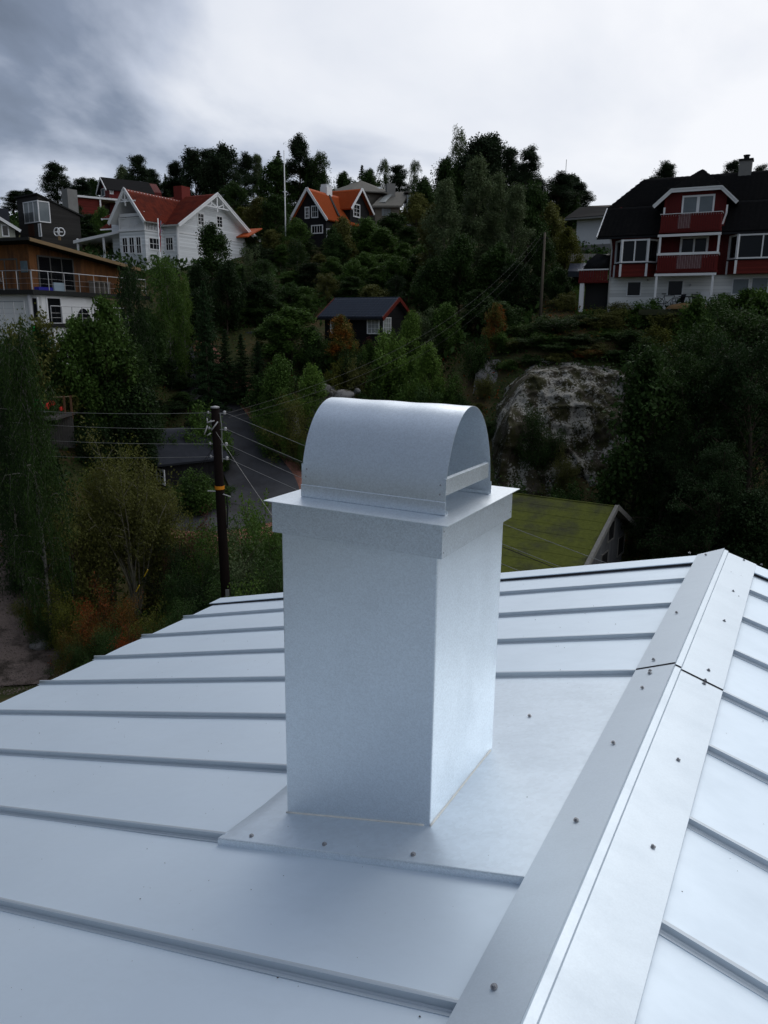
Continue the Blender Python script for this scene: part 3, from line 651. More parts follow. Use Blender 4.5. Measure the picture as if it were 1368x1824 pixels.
        T=path(np.array([0,0,-.3]),np.array([0,0,1.]),H,8,rng,.012,.06); limbs(T,H*.018,.02,S_); n=90
        for i in range(n):
            t=(i+.5)/n; p=np.array([0,0,H*(.06+.92*t)]); x=(.06+.92*t)*8; j=min(int(x),7); p=T[j]+(T[j+1]-T[j])*(x-j); az=i*2.4+rng.normal()*.3
            l=Rw*(1-t)**.85*rng.uniform(.72,1.12)+.1; P=path(p,np.array([math.cos(az),math.sin(az),-.12+.5*t]),l,4,rng,.05,-.03); limbs(P,.02,.006,S_)
            for e in np.linspace(.2,1,6): xx=e*4; i2=min(int(xx),3); C.append(P[i2]+(P[i2+1]-P[i2])*(xx-i2)); Rd.append((.10+.16*(1-t))*H/8*(1.2-.6*e))
        out=leaf_cloud(np.array(C),np.array(Rd),nl,ls,.35,rng,.6,.35,.5)
    elif kind in('shrub','willow'):
        n=15 if kind=='shrub' else 22
        for i in range(n):
            az=i*2.4+rng.normal()*.3; el=math.radians(rng.uniform(38,88) if kind=='shrub' else rng.uniform(58,88)); l=H*rng.uniform(.65,1.05)*(.6+.4*math.sin(el))
            sp=Rw/H; d=np.array([math.cos(az)*math.cos(el)*sp*1.5,math.sin(az)*math.cos(el)*sp*1.5,math.sin(el)]); P=path(np.array([rng.normal()*.1,rng.normal()*.1,-.2]),d,l,6,rng,.09,.0 if kind=='shrub' else -.02)
            limbs(P,.02*H/3+.006,.006,S_)
            if kind=='shrub':
                sub(P,l*.34,H*.085,9,.0,.12)
            else:
                sub(P,l*.24,H*.05,9,.0,.5)
        out=leaf_cloud(np.array(C),np.array(Rd),nl,ls,.6,rng,.7)
    elif kind=='sparse':
        for i in range(4):
            P=path(np.array([rng.normal()*.08,rng.normal()*.08,-.2]),np.array([rng.normal()*.25,rng.normal()*.25,1.]),H*rng.uniform(.7,1),7,rng,.08,.05); limbs(P,.012*H/3+.006,.004,S_); sub(P,Rw*.8,H*.05,12,.0,.15)
        out=leaf_cloud(np.array(C),np.array(Rd),nl,ls,.6,rng,.4,.1)
    elif kind=='hang':
        T=path(np.array([0,0,-.3]),np.array([0,0,1.]),H*.9,7,rng,.08,.05); limbs(T,H*.028,.05,S_); n=40
        for i in range(n):
            t=(i+.5)/n; h=.1+.84*t; x=h*7; j=min(int(x),6); p=T[j]+(T[j+1]-T[j])*(x-j); az=i*2.4+rng.normal()*.3; el=math.radians(6+52*t+rng.normal()*10)
            l=Rw*(1-abs(t-.35)**1.8*1.1)*rng.uniform(.65,1.12); P=path(p,np.array([math.cos(az)*math.cos(el),math.sin(az)*math.cos(el),math.sin(el)]),l,5,rng,.1,-.07); limbs(P,.05*H/10,.012,S_)
            sub(P,l*.42,H*.042,9,-.1,.3,-.1)
        out=leaf_cloud(np.array(C),np.array(Rd),nl,ls,.55,rng,.9,.3,.5)
    V,Fq=tubes(S_)
    return (V,Fq),out
def leafmat(name,col,var=.30,rand=.16,rough=.6,col2=None):
    m=mat(name,col,rough,spec=.10,var=.25,vscale=.9,rand=rand,attr=var,col2=col2,c2s=.8,c2lo=.42,c2hi=.62,detail=2)
    nt=m.node_tree; p=[n for n in nt.nodes if n.type=='BSDF_PRINCIPLED'][0]; o=[n for n in nt.nodes if n.type=='OUTPUT_MATERIAL'][0]
    t=N(nt,'ShaderNodeBsdfTranslucent'); c=p.inputs['Base Color'].links[0].from_socket; nt.links.new(c,t.inputs[0])
    mx=N(nt,'ShaderNodeMixShader',i_0=.25); L(nt,p,0,mx,1); L(nt,t,0,mx,2); L(nt,mx,0,o,0); return m
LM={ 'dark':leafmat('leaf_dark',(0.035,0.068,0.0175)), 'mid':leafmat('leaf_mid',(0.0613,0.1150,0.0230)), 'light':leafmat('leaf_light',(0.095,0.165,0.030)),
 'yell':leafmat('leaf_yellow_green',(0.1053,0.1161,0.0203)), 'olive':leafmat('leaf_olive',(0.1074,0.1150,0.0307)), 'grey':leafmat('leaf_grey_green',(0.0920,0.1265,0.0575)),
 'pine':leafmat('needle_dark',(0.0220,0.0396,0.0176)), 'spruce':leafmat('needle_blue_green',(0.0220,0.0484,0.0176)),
 'autumn':leafmat('leaf_autumn',(0.1055,0.1150,0.0268),col2=(0.1900,0.0437,0.0114)), 'rust':leafmat('leaf_rust',(0.1000,0.0450,0.0140),col2=(0.2600,0.0500,0.0140)), 'orange':leafmat('leaf_orange',(.085,.095,.02),col2=(.27,.09,.016)), 'red':leafmat('leaf_dark_red',(0.1055,0.0345,0.0345)), 'black':leafmat('leaf_black_green',(0.0197,0.0396,0.0132)) }  # the black key is the darkest leaf green
BK={'brown':mat('bark_brown',(.07,.055,.042),.9,var=.3,vscale=8,spec=.1),'birch':mat('bark_birch',(.19,.185,.165),.8,col2=(.05,.045,.04),c2s=3,c2lo=.5,c2hi=.58,spec=.1,stretch=(1,1,3)),'grey':mat('bark_grey',(.17,.16,.12),.9,var=.3,vscale=6,spec=.1)}
PROTO={}
SPEC={ # kind: H,R,leaves,leafsize,bark,seeds
 'broad':(8,3.2,19000,.25,'brown',3),'broadn':(6,2.6,26000,.125,'brown',2),'birch':(10,2.9,12000,.15,'birch',2),'birchn':(9,2.3,22000,.085,'birch',1),'aspen':(13,2.9,20000,.17,'grey',2),
 'pine':(12,3.0,22000,.25,'brown',4),'spruce':(10,2.4,13000,.24,'brown',2),'shrub':(3,1.7,9000,.13,'brown',3),'shrubn':(3,1.7,16000,.07,'brown',2),
 'willow':(5.5,2.6,24000,.085,'grey',1),'sparse':(3.2,.9,2200,.085,'brown',2),'hang':(11,5.0,42000,.16,'brown',2),'maple':(6,2.3,13000,.19,'brown',1)}
for k,(H,Rw,nl,ls,bk,ns) in SPEC.items():
    PROTO[k]=[]
    base={'broadn':'broad','birchn':'birch','shrubn':'shrub','maple':'broad'}.get(k,k)
    for s in range(ns):
        (tv,tf),(lv,lf,sh)=grow(base,H,Rw,100+s*17+len(k),nl,ls)
        PROTO[k].append((npmesh('trunk',tv,tf,BK[bk],True),npmesh('crown',lv,lf,LM['mid'],False,sh),H,Rw))
NAMES={'broad':'broadleaf_tree','broadn':'broadleaf_tree','birch':'birch_tree','birchn':'birch_tree','aspen':'aspen_tree','pine':'pine_tree','spruce':'spruce_tree','shrub':'shrub','shrubn':'shrub','willow':'willow_shrub','sparse':'sapling','hang':'broadleaf_tree','maple':'maple_tree'}
CATS={'shrub':'shrub','shrubn':'shrub','willow':'shrub','sparse':'sapling'}
NT=0
def plant(kind,px,D,top,leaf,label,wide=None,group=None,base=None,si=None,dx=0):
    """px: picture column of the stem, D: metres away, top: picture row of its top"""
    global NT; NT+=1
    P=PROTO[kind]; tr,cr,H,Rw=P[(si if si is not None else NT)%len(P)]
    a=at(px,top,D); x,y=a.x,a.y; z0=gz(x,y) if base is None else at(px,base,D).z; h=max(.6,a.z-z0); s=h/H
    wx=s if wide is None else max((wide/2/1410*D)/Rw,s/(2.3 if kind in('birch','birchn','aspen','spruce','sparse') else 1.55))
    t=thing(NAMES[kind],label,CATS.get(kind,'tree'),(x,y,z0),rnd.uniform(0,6.28),group)
    t.scale=(wx,wx,s)
    o=inst('trunk' if kind not in CATS else 'stems',tr,t); c=inst('crown',cr,t); c.material_slots[0].link='OBJECT'; c.material_slots[0].material=LM[leaf]
    return t
# ================================================================== BUILDINGS
class House:
    def __init__(s,name,label,cat,px,py,D,ang,group=None):
        s.o=at(px,py,D); s.a=R(ang); s.ux=Vector((math.cos(s.a),math.sin(s.a),0)); s.uy=Vector((-math.sin(s.a),math.cos(s.a),0))
        s.e=thing(name,label,cat,s.o,s.a,group)
    def q(s,px,py,ax='y',off=0):
        n=s.uy if ax=='y' else s.ux; d=hit(px,py,s.o+n*off,n)-s.o; return Vector((d.dot(s.ux),d.dot(s.uy),d.z))
    def box(s,name,m,x0,x1,y0,y1,z0,z1,par=None,**k):
        return MB().box(min(x0,x1),max(x0,x1),min(y0,y1),max(y0,y1),min(z0,z1),max(z0,z1)).build(name,m,par or s.e,**k)
    def prism(s,name,m,poly,vec,par=None,**k):
        o=MB().prism(poly,vec).build(name,m,par or s.e,**k); fixn(o); return o
    def bar(s,name,m,a,b,w,h,par=None,**k): return MB().bar(a,b,w,h).build(name,m,par or s.e,**k)
    def fbox(s,b,ax,off,a0,a1,d0,d1,z0,z1):
        a0,a1=min(a0,a1),max(a0,a1)
        if ax=='y': b.box(a0,a1,off-d1,off-d0,z0,z1)
        elif ax=='x': b.box(off-d1,off-d0,a0,a1,z0,z1)
        elif ax=='X': b.box(off+d0,off+d1,a0,a1,z0,z1)     # face that looks towards +x
    def win(s,ax,off,a0,a1,z0,z1,nx=2,ny=2,fw=.08,mf=None,mp=None,bar=.035,name='window',sill=True):
        a0,a1=min(a0,a1),max(a0,a1); z0,z1=min(z0,z1),max(z0,z1); mf=mf or M_WHITE; b=MB()
        s.fbox(b,ax,off,a0-fw,a0,-.01,.045,z0-fw,z1+fw); s.fbox(b,ax,off,a1,a1+fw,-.01,.045,z0-fw,z1+fw)
        s.fbox(b,ax,off,a0,a1,-.01,.045,z1,z1+fw); s.fbox(b,ax,off,a0,a1,-.01,.055 if sill else .045,z0-fw,z0)
        f=b.build(name,mf,s.e); b=MB(); s.fbox(b,ax,off,a0,a1,-.02,.012,z0,z1); b.build('pane',mp or M_GLASS,f)
        if nx*ny>1:
            b=MB()
            for i in range(1,nx): c=a0+(a1-a0)*i/nx; k=bar*(1.4 if (nx==4 and i==2) else 1); s.fbox(b,ax,off,c-k/2,c+k/2,.014,.034,z0,z1)
            for j in range(1,ny): c=z0+(z1-z0)*j/ny; s.fbox(b,ax,off,a0,a1,.013,.030,c-bar/2,c+bar/2)
            b.build('glazing_bar',mf,f)
        return f
    def winp(s,ax,off,p0,p1,**k):
        A=s.q(*p0,'x' if ax in 'xX' else 'y',off); B=s.q(*p1,'x' if ax in 'xX' else 'y',off)
        i=0 if ax=='y' else 1; return s.win(ax,off,A[i],B[i],B.z,A.z,**k)
    def tiles(s,m,e0,e1,r1,r0,course=.35,col=.3,h=.03,wave=.018,name='roof_tiles',par=None,thick=.12,ms=None):
        """roof plane e0,e1 eave left/right, r1,r0 top right/left: a slab with lapped tile courses on top"""
        e0,e1,r1,r0=[Vector(p) for p in (e0,e1,r1,r0)]; u=(e1-e0).normalized(); L_=(e1-e0).length
        h=.05 if m is M_BTILE else h
        n=u.cross(r0-e0).normalized(); 
        if n.z<0: n=-n
        v=n.cross(u).normalized()
        if v.dot(r0-e0)<0: v=-v
        sl=(r0-e0).dot(v); nc=max(1,round(sl/course)); a0=(r0-e0).dot(u); a1=(r1-e0).dot(u); V=[];Fq=[]
        us=[]; x=min(0,a0)
        while x<max(L_,a1)+col/4: us.append(x); x+=col/4
        k=len(us)
        for j in range(nc):
            for t in (0,.999):
                f=(j+t)/nc; lo=a0*f; hi=L_+(a1-L_)*f
                for x in us:
                    xx=min(max(x,lo),hi); z=h*(1-t)+wave*(abs(math.sin(math.pi*x/col)))
                    V.append(tuple(e0+u*xx+v*(sl*f)+n*(z+.01)))
        for j in range(nc*2-1):
            for i in range(k-1):
                f=(j/2)/nc
                if us[i+1]<=a0*f-1e-6 or us[i]>=L_+(a1-L_)*f+1e-6: continue
                Fq.append((j*k+i,j*k+i+1,(j+1)*k+i+1,(j+1)*k+i))
        # front edge down to slab
        for i in range(k-1):
            if us[i]>=L_: continue
            a=len(V); V+=[tuple(Vector(V[i])-n*(h+.02)),tuple(Vector(V[i+1])-n*(h+.02))]; Fq.append((a,a+1,i+1,i))
        sb=s.prism('roof',ms or (M_WHITE if m is M_RTILE else m),[e0,e1,r1,r0],-n*thick,par)
        o=bpy.data.objects.new(name,npmesh(name,V,Fq,m)); COL.objects.link(o); o.parent=sb; o['kind']='stuff'; return sb
GL={}
def glass(name,col,rough=.04,spec=.8):
    return mat(name,col,rough,spec=spec,var=.3,vscale=1.2)
M_WHITE=mat('white_paint',(.80,.81,.82),.55,var=.06,vscale=3); M_GLASS=glass('window_glass',(.009,.010,.012),.04,.32); M_CURT=glass('glass_with_pale_curtain',(.17,.20,.215),.12,.4); M_CURTW=glass('glass_with_white_curtain',(.32,.34,.33),.2,.4)
M_DARK=mat('black_stained_boards',(.012,.013,.016),.7,var=.3,vscale=4); M_BLK=planks('black_boards',(.014,.014,.016),'XY',.14,.7,.3)
M_STEEL=mat('stainless_rail',(.45,.46,.48),.35,metal=.8); M_CONC=mat('grey_concrete',(.22,.22,.21),.85,var=.2,vscale=2,bump=.2); M_RENDER=mat('white_render',(.82,.83,.83),.85,var=.10,vscale=.7,bump=.15,bscale=30,col2=(.52,.53,.52),c2s=.5,c2lo=.55,c2hi=.75)
M_BLOCK=planks('white_painted_block',(.78,.79,.77),'Z',.2,.8,.12,.5); M_REDW=planks('red_boards',(.115,.014,.013),'XY',.14,.65,.2); M_REDH=planks('red_level_boards',(.15,.02,.014),'Z',.12,.65,.2); M_RED=mat('red_paint',(.13,.016,.014),.6,var=.2,vscale=5)
M_BTILE=mat('black_roof_tile',(.014,.014,.015),.9,spec=.06,var=.35,vscale=5); M_WBOARD=planks('white_weatherboard',(.76,.79,.81),'Z',.14,.6,.06,.35)
M_RTILE=mat('red_roof_tile',(.20,.034,.018),.7,var=.3,vscale=4,col2=(.13,.025,.016),c2s=1.5); M_OTILE=mat('orange_roof_tile',(.43,.085,.022),.65,var=.2,vscale=4)
M_BARK=mat('black_and_opening_shade',(.02,.02,.02),.7)
# ------------------------------------------------------------ big red house on the right
h=House('red_house','big red timber house with black tiled roof and stacked balconies on a white painted basement','house',1081,552,51,-27); e=h.e
q=h.q
h.box('basement_wall',M_BLOCK,0,15,0,8,-2.5,2.02); h.box('outer_wall',M_REDW,-.02,15.02,-.06,8,2.02,4.75)
ez=4.52; ex=-.75; rz_=8.35; ry=4.1
# roof: half-hipped left end
h.tiles(M_BTILE,(ex,-.75,ez-.15),(15.4,-.75,ez-.15),(15.4,ry,rz_),(ex,ry,rz_),name='roof_tiles') if False else None
hipz=6.35; hy=-.75+(hipz-ez+.15)/(rz_-ez+.15)*(ry+.75)
h.tiles(M_BTILE,(ex,-.75,ez-.15),(15.4,-.75,ez-.15),(15.4,hy,hipz),(ex,hy,hipz))
h.tiles(M_BTILE,(ex,hy,hipz),(15.4,hy,hipz),(15.4,ry,rz_),(1.0,ry,rz_))
h.tiles(M_BTILE,(ex,2*ry-hy,hipz),(ex,hy,hipz),(1.0,ry,rz_),(.98,ry+.03,rz_))
h.tiles(M_BTILE,(15.4,9,ez-.15),(ex,9,ez-.15),(1.,ry,rz_),(15.4,ry,rz_))
h.prism('gable_wall',M_REDW,[(0,-.06,4.7),(0,8,4.7),(0,2*ry-hy,6.4),(0,hy,6.4)],(.15,0,0))
h.bar('bargeboard',M_WHITE,(ex-.03,-.8,ez-.22),(ex-.03,hy+.03,hipz-.06),.06,.2)
h.bar('gutter',M_DARK,(ex,-.83,ez-.25),(15.4,-.83,ez-.25),.12,.11)
b=MB().tube([(.06,-.75,ez-.3),(.06,-.3,ez-.7),(.06,-.14,ez-.9),(.06,-.14,.3)],.05,8); b.build('downpipe',M_WHITE,e,smooth=True)
# chimney
c=q(1330,298,'y',ry); 
b=MB().box(c.x-.42,c.x+.3,ry-.35,ry+.35,rz_-.4,c.z+.35); st=b.build('chimney_stack',M_CONC,e); MB().box(c.x-.48,c.x+.36,ry-.42,ry+.42,c.z+.35,c.z+.45).build('chimney_cap',M_DARK,st)
MB().lathe([(.16,0),(.16,.2),(.2,.2),(.2,.26)],(c.x-.06,ry,c.z+.45),12).build('chimney_pot',M_DARK,st)
# dormer with clipped gable
dx0=q(1168,369).x-.05; dx1=q(1315,358).x; da=q(1198,340).x; db=q(1288,332).x; dz0=6.08; dz1=6.93; dz2=8.25; dm=(da+db)/2; fy=-.55; by=3.6
h.prism('dormer_wall',M_REDW,[(3.0,-.35,4.4),(6.45,-.35,4.4),(6.45,-.35,6.5),(5.95,-.35,6.8),(3.55,-.35,6.8),(3.0,-.35,6.5)],(0,3.4,0))
h.tiles(M_BTILE,(da,fy,dz1),(db,fy,dz1),(dm+.02,1.6,dz2),(dm-.02,1.6,dz2),course=.33)
h.tiles(M_BTILE,(dx0,by,dz0),(dx0,fy,dz0),(da,fy,dz1),(da,by,dz1),course=.33)
h.tiles(M_BTILE,(dx1,fy,dz0),(dx1,by,dz0),(db,by,dz1),(db,fy,dz1),course=.33)
h.tiles(M_BTILE,(da,by+1,dz1),(da,fy,dz1),(dm,1.6,dz2),(dm,by+1,dz2),course=.33)
h.tiles(M_BTILE,(db,fy,dz1),(db,by+1,dz1),(dm,by+1,dz2),(dm,1.6,dz2),course=.33)
for a_,b_ in (((dx0,dz0),(da,dz1)),((da,dz1),(db,dz1)),((db,dz1),(dx1,dz0))):
    h.bar('bargeboard',M_WHITE,(a_[0],fy-.05,a_[1]-.11),(b_[0],fy-.05,b_[1]-.11),.06,.2)
    h.bar('bargeboard',M_WHITE,(a_[0],fy-.08,a_[1]-.02),(b_[0],fy-.08,b_[1]-.02),.06,.07)
h.win('y',-.36,*(lambda A,B:(A.x,B.x,B.z,A.z))(q(1219,352,'y',-.36),q(1268,378,'y',-.36)),nx=2,ny=1,bar=.16,fw=.10,mp=M_CURT,name='balcony_door')
# balconies
bx0,bx1=3.02,6.32
def balcony(z0,z1,yf,railw,ornx,label):
    bb=h.box('balcony_floor',M_RED,bx0-.05,bx1+.05,yf,-.05,z0-.12,z0+.04,label=label)
    n=24; w_=(bx1-bx0)/n
    for i in range(n):
        b=MB(); x=bx0+i*w_; gap=.012
        if i in ornx: # sawn fretwork: two narrow slots per board
            b.box(x+gap,x+w_*.36,yf-.03,yf,z0-.05,z1); b.box(x+w_*.62,x+w_-gap,yf-.03,yf,z0-.05,z1)
        else: b.box(x+gap,x+w_-gap,yf-.03,yf,z0-.05,z1)
        b.build('slat',M_RED,bb)
    o0,o1=min(ornx),max(ornx)+1; MB().box(bx0+o0*w_,bx0+o1*w_,yf+.004,yf+.016,z0+.10,z1-.13).build('fretwork_backing',M_WHITE,bb)
    for xx in (bx0,bx1):
        for i in range(7): MB().box(xx-.015,xx+.015,yf+.02+i*(abs(yf)-.1)/7,yf+.02+(i+.86)*(abs(yf)-.1)/7,z0-.05,z1).build('slat',M_RED,bb)
    b=MB().box(bx0-.06,bx1+.06,yf-.06,yf+.03,z1,z1+railw).box(bx0-.06,bx0+.03,yf,-.06,z1,z1+railw).box(bx1-.03,bx1+.06,yf,-.06,z1,z1+railw); b.build('handrail',M_WHITE,bb)
    MB().box(bx0,bx1,yf+.005,yf+.03,z0+.02,z0+.09).build('bottom_rail',M_RED,bb); MB().box(bx0,bx1,yf+.005,yf+.03,z1-.12,z1-.04).build('bottom_rail',M_WHITE,bb)
    return bb
yf=-1.25
A=q(1190,382,'y',yf);B=q(1190,411,'y',yf); balcony(B.z,A.z,yf,.035,range(7,12),'upper balcony with narrow white top rail')
C_=q(1186,455,'y',yf);D_=q(1186,483,'y',yf); balcony(D_.z+.02,C_.z,yf,.14,range(8,18),'lower balcony with wide white top rail')
uz=B.z-.2; lz=D_.z-.12
h.box('balcony_beam',M_WHITE,bx0-.1,bx1+.1,yf-.02,yf+.08,uz-.14,uz-.0); h.box('balcony_beam',M_WHITE,bx0-.1,bx1+.05,yf-.02,yf+.08,lz-.16,lz-.02)
for x in (bx0,bx1-.05): h.box('balcony_post',M_WHITE,x,x+.11,yf,yf+.11,C_.z+.14,uz-.14); h.box('balcony_post',M_WHITE,x-.03 if x<4 else x-.12,x+.09 if x<4 else x,yf,yf+.12,-.5,lz-.16)
h.box('balcony_post',M_WHITE,bx0-.02,bx0+.08,-.5,-.4,A.z,A.z+.5); h.bar('balcony_post',M_WHITE,(bx1+.05,-.55,A.z-.6),(bx1+.2,-.55,A.z),.09,.09); h.box('balcony_post',M_WHITE,bx1+.16,bx1+.25,-.6,-.5,A.z,A.z+.45)
P_=lambda a,b,off=-.06:(lambda A,B:(A.x,B.x,B.z,A.z))(q(*a,'y',off),q(*b,'y',off))
h.win('y',-.07,*P_((1216,426),(1256,455)),nx=2,ny=1,bar=.1,fw=.12,name='balcony_door')
# bay windows
def bay(x0,x1,zb,zs,zt,cut=.5):
    d=.75; y0=-.06
    pl=[(x0,y0),(x0+cut,y0-d),(x1-cut,y0-d),(x1,y0)]
    P3=lambda z,g=0:[(x0-g,y0,z),(x0+cut-g*.5,y0-d-g,z),(x1-cut+g*.5,y0-d-g,z),(x1+g,y0,z)]
    lo=h.prism('bay_panel',M_REDH,P3(zb),(0,0,zs-zb)); h.prism('bay_sill',M_DARK,P3(zs,.06),(0,0,.06)); h.prism('bay_panel',M_RED,P3(zt,-.03),(0,0,max(.03,4.22-zt)))
    core=h.prism('bay_glass',M_GLASS,P3(zs+.06,-.04),(0,0,zt-zs-.06))
    segs=[(pl[0],pl[1],1),(pl[1],pl[2],2),(pl[2],pl[3],1)]
    for (a,b_,n) in segs:
        f=MB(); A_=Vector((*a,0));B_=Vector((*b_,0)); d_=(B_-A_).normalized(); o_=Vector((d_.y,-d_.x,0))*.0
        for k in range(n+1):
            p=A_+(B_-A_)*k/n; w_=.16 if k in(0,n) else .07
            f.bar((p.x,p.y,zs+.06),(p.x,p.y,zt),w_,.09,upv=(d_.y,-d_.x,0))
        for z in (zs+.1,zt-.05): f.bar((A_.x,A_.y,z),(B_.x,B_.y,z),.1,.09)
        f.build('bay_frame',M_WHITE,core)
    for p in pl[1:3]+[pl[0],pl[3]]: MB().bar((p[0],p[1]-.005,zb),(p[0],p[1]-.005,zs-.003),.13,.1,upv=(0,1,0)).build('bay_post',M_WHITE,lo)
zt=q(1110,427,'y',-.8).z; zs=q(1120,470,'y',-.8).z; zb=q(1110,493,'y',-.8).z
bay(.30,2.85,zb,zs,zt); bay(q(1299,440,'y',-.06).x,q(1299,440,'y',-.06).x+3.6,zb+.05,zs+.05,zt+.05)
for a_,b_,mp in (((1119,503),(1139.5,526),M_GLASS),((1191.5,501),(1214,525.5),M_GLASS),((1307,497.5),(1331,523),M_CURT),((1341,495.5),(1365,522.5),M_CURT)): h.win('y',0,*P_(a_,b_,0),nx=1,ny=1,mp=mp,fw=.06)
dr=P_((1244,526),(1264,556),0); d=h.box('door',M_WHITE,dr[0],dr[1],-.05,.02,dr[2],dr[3])
for k in range(3): MB().box(dr[0]+.12,dr[1]-.12,-.065,-.052,dr[2]+.15+k*.38,dr[2]+.45+k*.38).build('door_panel',M_WHITE,d)
MB().box(dr[0]+.03,dr[0]+.1,-.1,-.06,dr[2]+.55,dr[2]+.6).build('handle',M_STEEL,d)
lp=q(1230,508,'y',0); MB().lathe([(.05,-.07),(.06,0),(.04,.08)],(lp.x,-.08,lp.z),10).build('wall_lamp',M_STEEL,e); lp=q(1154,499,'y',0); MB().lathe([(.05,-.05),(.06,0),(.04,.05)],(lp.x,-.07,lp.z),10).build('wall_lamp',M_STEEL,e)
# annex terrace to the left
az=P_((1039,482),(1079,503),-.3); ax0=-1.85; 
h.box('annex_opening_shade',M_BARK,ax0+.35,-.02,.2,3.5,-1.6,az[2]); h.box('annex_post',M_WHITE,ax0+.1,ax0+.35,-.35,-.1,-1.6,az[2])  # near-black box put in for the shade inside the annex
for i in range(12): x=ax0+i*.152; MB().box(x+.01,x+.14,-.4,-.37,az[2],az[3]).build('annex_slat',M_RED,e)
h.box('annex_floor',M_RED,ax0-.02,-.03,-.36,3.4,az[2]-.03,az[2]+.12); h.box('annex_rail',M_WHITE,ax0-.05,.0,-.45,-.34,az[3],az[3]+.08)
b=MB(); n=10
for i in range(n+1):
    t=i/n
    for j in range(6): s_=j/5; b.v.append((ax0+.1+(1.7)*s_,.0+2.6*t,az[3]+.05+1.05*math.sin(math.pi*(.12+.76*t)*1.)**.5*math.sin(math.pi*(.08+.46*s_))))
for i in range(n):
    for j in range(5): b.f.append((i*6+j,(i+1)*6+j,(i+1)*6+j+1,i*6+j+1))
b.add([(ax0+.1,0,az[3]),(ax0+1.8,0,az[3]),(ax0+1.8,0,az[3]+.9),(ax0+1.0,0,az[3]+1.05),(ax0+.4,0,az[3]+.6)],[(0,1,2,3,4)])
t=b.build('tarpaulin_cover',mat('black_tarpaulin',(.014,.014,.015),.55,bump=.5,bscale=4),None,smooth=True); t.matrix_world=Matrix.Translation(h.o)@Matrix.Rotation(h.a,4,'Z'); tag(t,'black tarpaulin dome on the small red balcony left of the big red house','tarpaulin')
t.modifiers.new('t','SOLIDIFY').thickness=.02
h.box('terrace_slab',mat('dark_paving',(.05,.055,.03),.9,var=.3),2.4,10,-2.6,0,-.35,-.02)
RHM=Matrix.Translation(h.o)@Matrix.Rotation(h.a,4,'Z')
def place(o,x,y,z,rz=0,M=RHM): o.matrix_world=M@Matrix.Translation((x,y,z))@Matrix.Rotation(rz,4,'Z'); return o
# bicycle, table, chairs, upturned orange canoe
def bicycle():
    t=thing('bicycle','black bicycle leaning by the basement wall under the balconies of the big red house','bicycle')
    for x in (-.52,.52):
        b=MB(); b.tube([(x+.33*math.cos(a*math.pi/12),0,.34+.33*math.sin(a*math.pi/12)) for a in range(25)],.018,5,False); w_=b.build('wheel',M_DARK,t)
        b=MB(); 
        for a in range(10): b.tube([(x,0,.34),(x+.32*math.cos(a*.628),0,.34+.32*math.sin(a*.628))],.003,3)
        b.build('spokes',M_STEEL,w_)
    b=MB(); 
    for p0,p1 in (((-.52,0,.34),(-.1,0,.32)),((-.1,0,.32),(-.22,0,.85)),((-.52,0,.34),(-.2,0,.75)),((-.2,0,.78),(.34,0,.82)),((-.1,0,.32),(.36,0,.72)),((.32,0,.92),(.52,0,.34))): b.tube([p0,p1],.018,6)
    b.build('frame',M_DARK,t); MB().box(-.36,-.1,-.07,.07,.87,.92).build('saddle',M_BARK,t); MB().tube([(.2,-.25,1.0),(.33,-.08,.98),(.33,.08,.98),(.2,.25,1.0)],.014,6).build('handlebar',M_DARK,t); return t
x=q(1188,545,'y',-1.5); place(bicycle(),x.x,-1.5,0,.12)
def gtable(label):
    t=thing('garden_table',label,'table'); MB().box(-.42,.42,-.42,.42,.70,.73).build('tabletop',M_DARK,t)
    for sx in (-1,1):
        for sy in (-1,1): MB().tube([(.1*sx,.1*sy,.7),(.36*sx,.36*sy,0)],.016,5).build('leg',M_DARK,t)
    return t
def gchair(label,m=None,name='garden_chair'):
    m=m or M_DARK; t=thing(name,label,'chair'); MB().box(-.24,.24,-.22,.24,.42,.45).build('seat',m,t); MB().add([(-.24,.22,.45),(.24,.22,.45),(.24,.33,.88),(-.24,.33,.88),(-.24,.25,.45),(.24,.25,.45),(.24,.36,.88),(-.24,.36,.88)],[(0,1,2,3),(7,6,5,4),(0,4,5,1),(3,2,6,7),(0,3,7,4),(1,5,6,2)]).build('backrest',m,t)
    for sx in (-1,1):
        MB().tube([(.24*sx,-.22,0),(.25*sx,-.22,.64),(.25*sx,.25,.66)],.014,5).build('armrest',m,t); MB().tube([(.24*sx,.26,0),(.24*sx,.23,.45)],.014,5).build('leg',m,t)
    return t
x=q(1222,545,'y',-1.6); place(gtable('small black square garden table beside the bicycle at the red house'),x.x,-1.6,0)
x=q(1240,548,'y',-1.7); place(gchair('black metal garden chair right of the small black table at the red house'),x.x,-1.7,0,.3)
x=q(1206,548,'y',-1.7); place(gchair('black garden chair between bicycle and black table at the red house'),x.x,-1.5,0,-.9)
b=MB(); n=12
for i in range(n+1):
    t=i/n; w_=.34*math.sin(math.pi*t)**.6+.01
    for j in range(7): a=math.pi*j/6; b.v.append((-1.3+2.6*t,w_*math.cos(a),.34*math.sin(a)*math.sin(math.pi*t)**.4))
for i in range(n):
    for j in range(6): b.f.append((i*7+j,(i+1)*7+j,(i+1)*7+j+1,i*7+j+1))
o=b.build('upturned_canoe',mat('orange_hull',(.20,.12,.05),.5,var=.2),None,smooth=True); tag(o,'orange upturned canoe hull lying on the terrace edge before the red house','canoe'); x=q(1226,551,'y',-2.6); place(o,x.x,-2.5,0,.0)
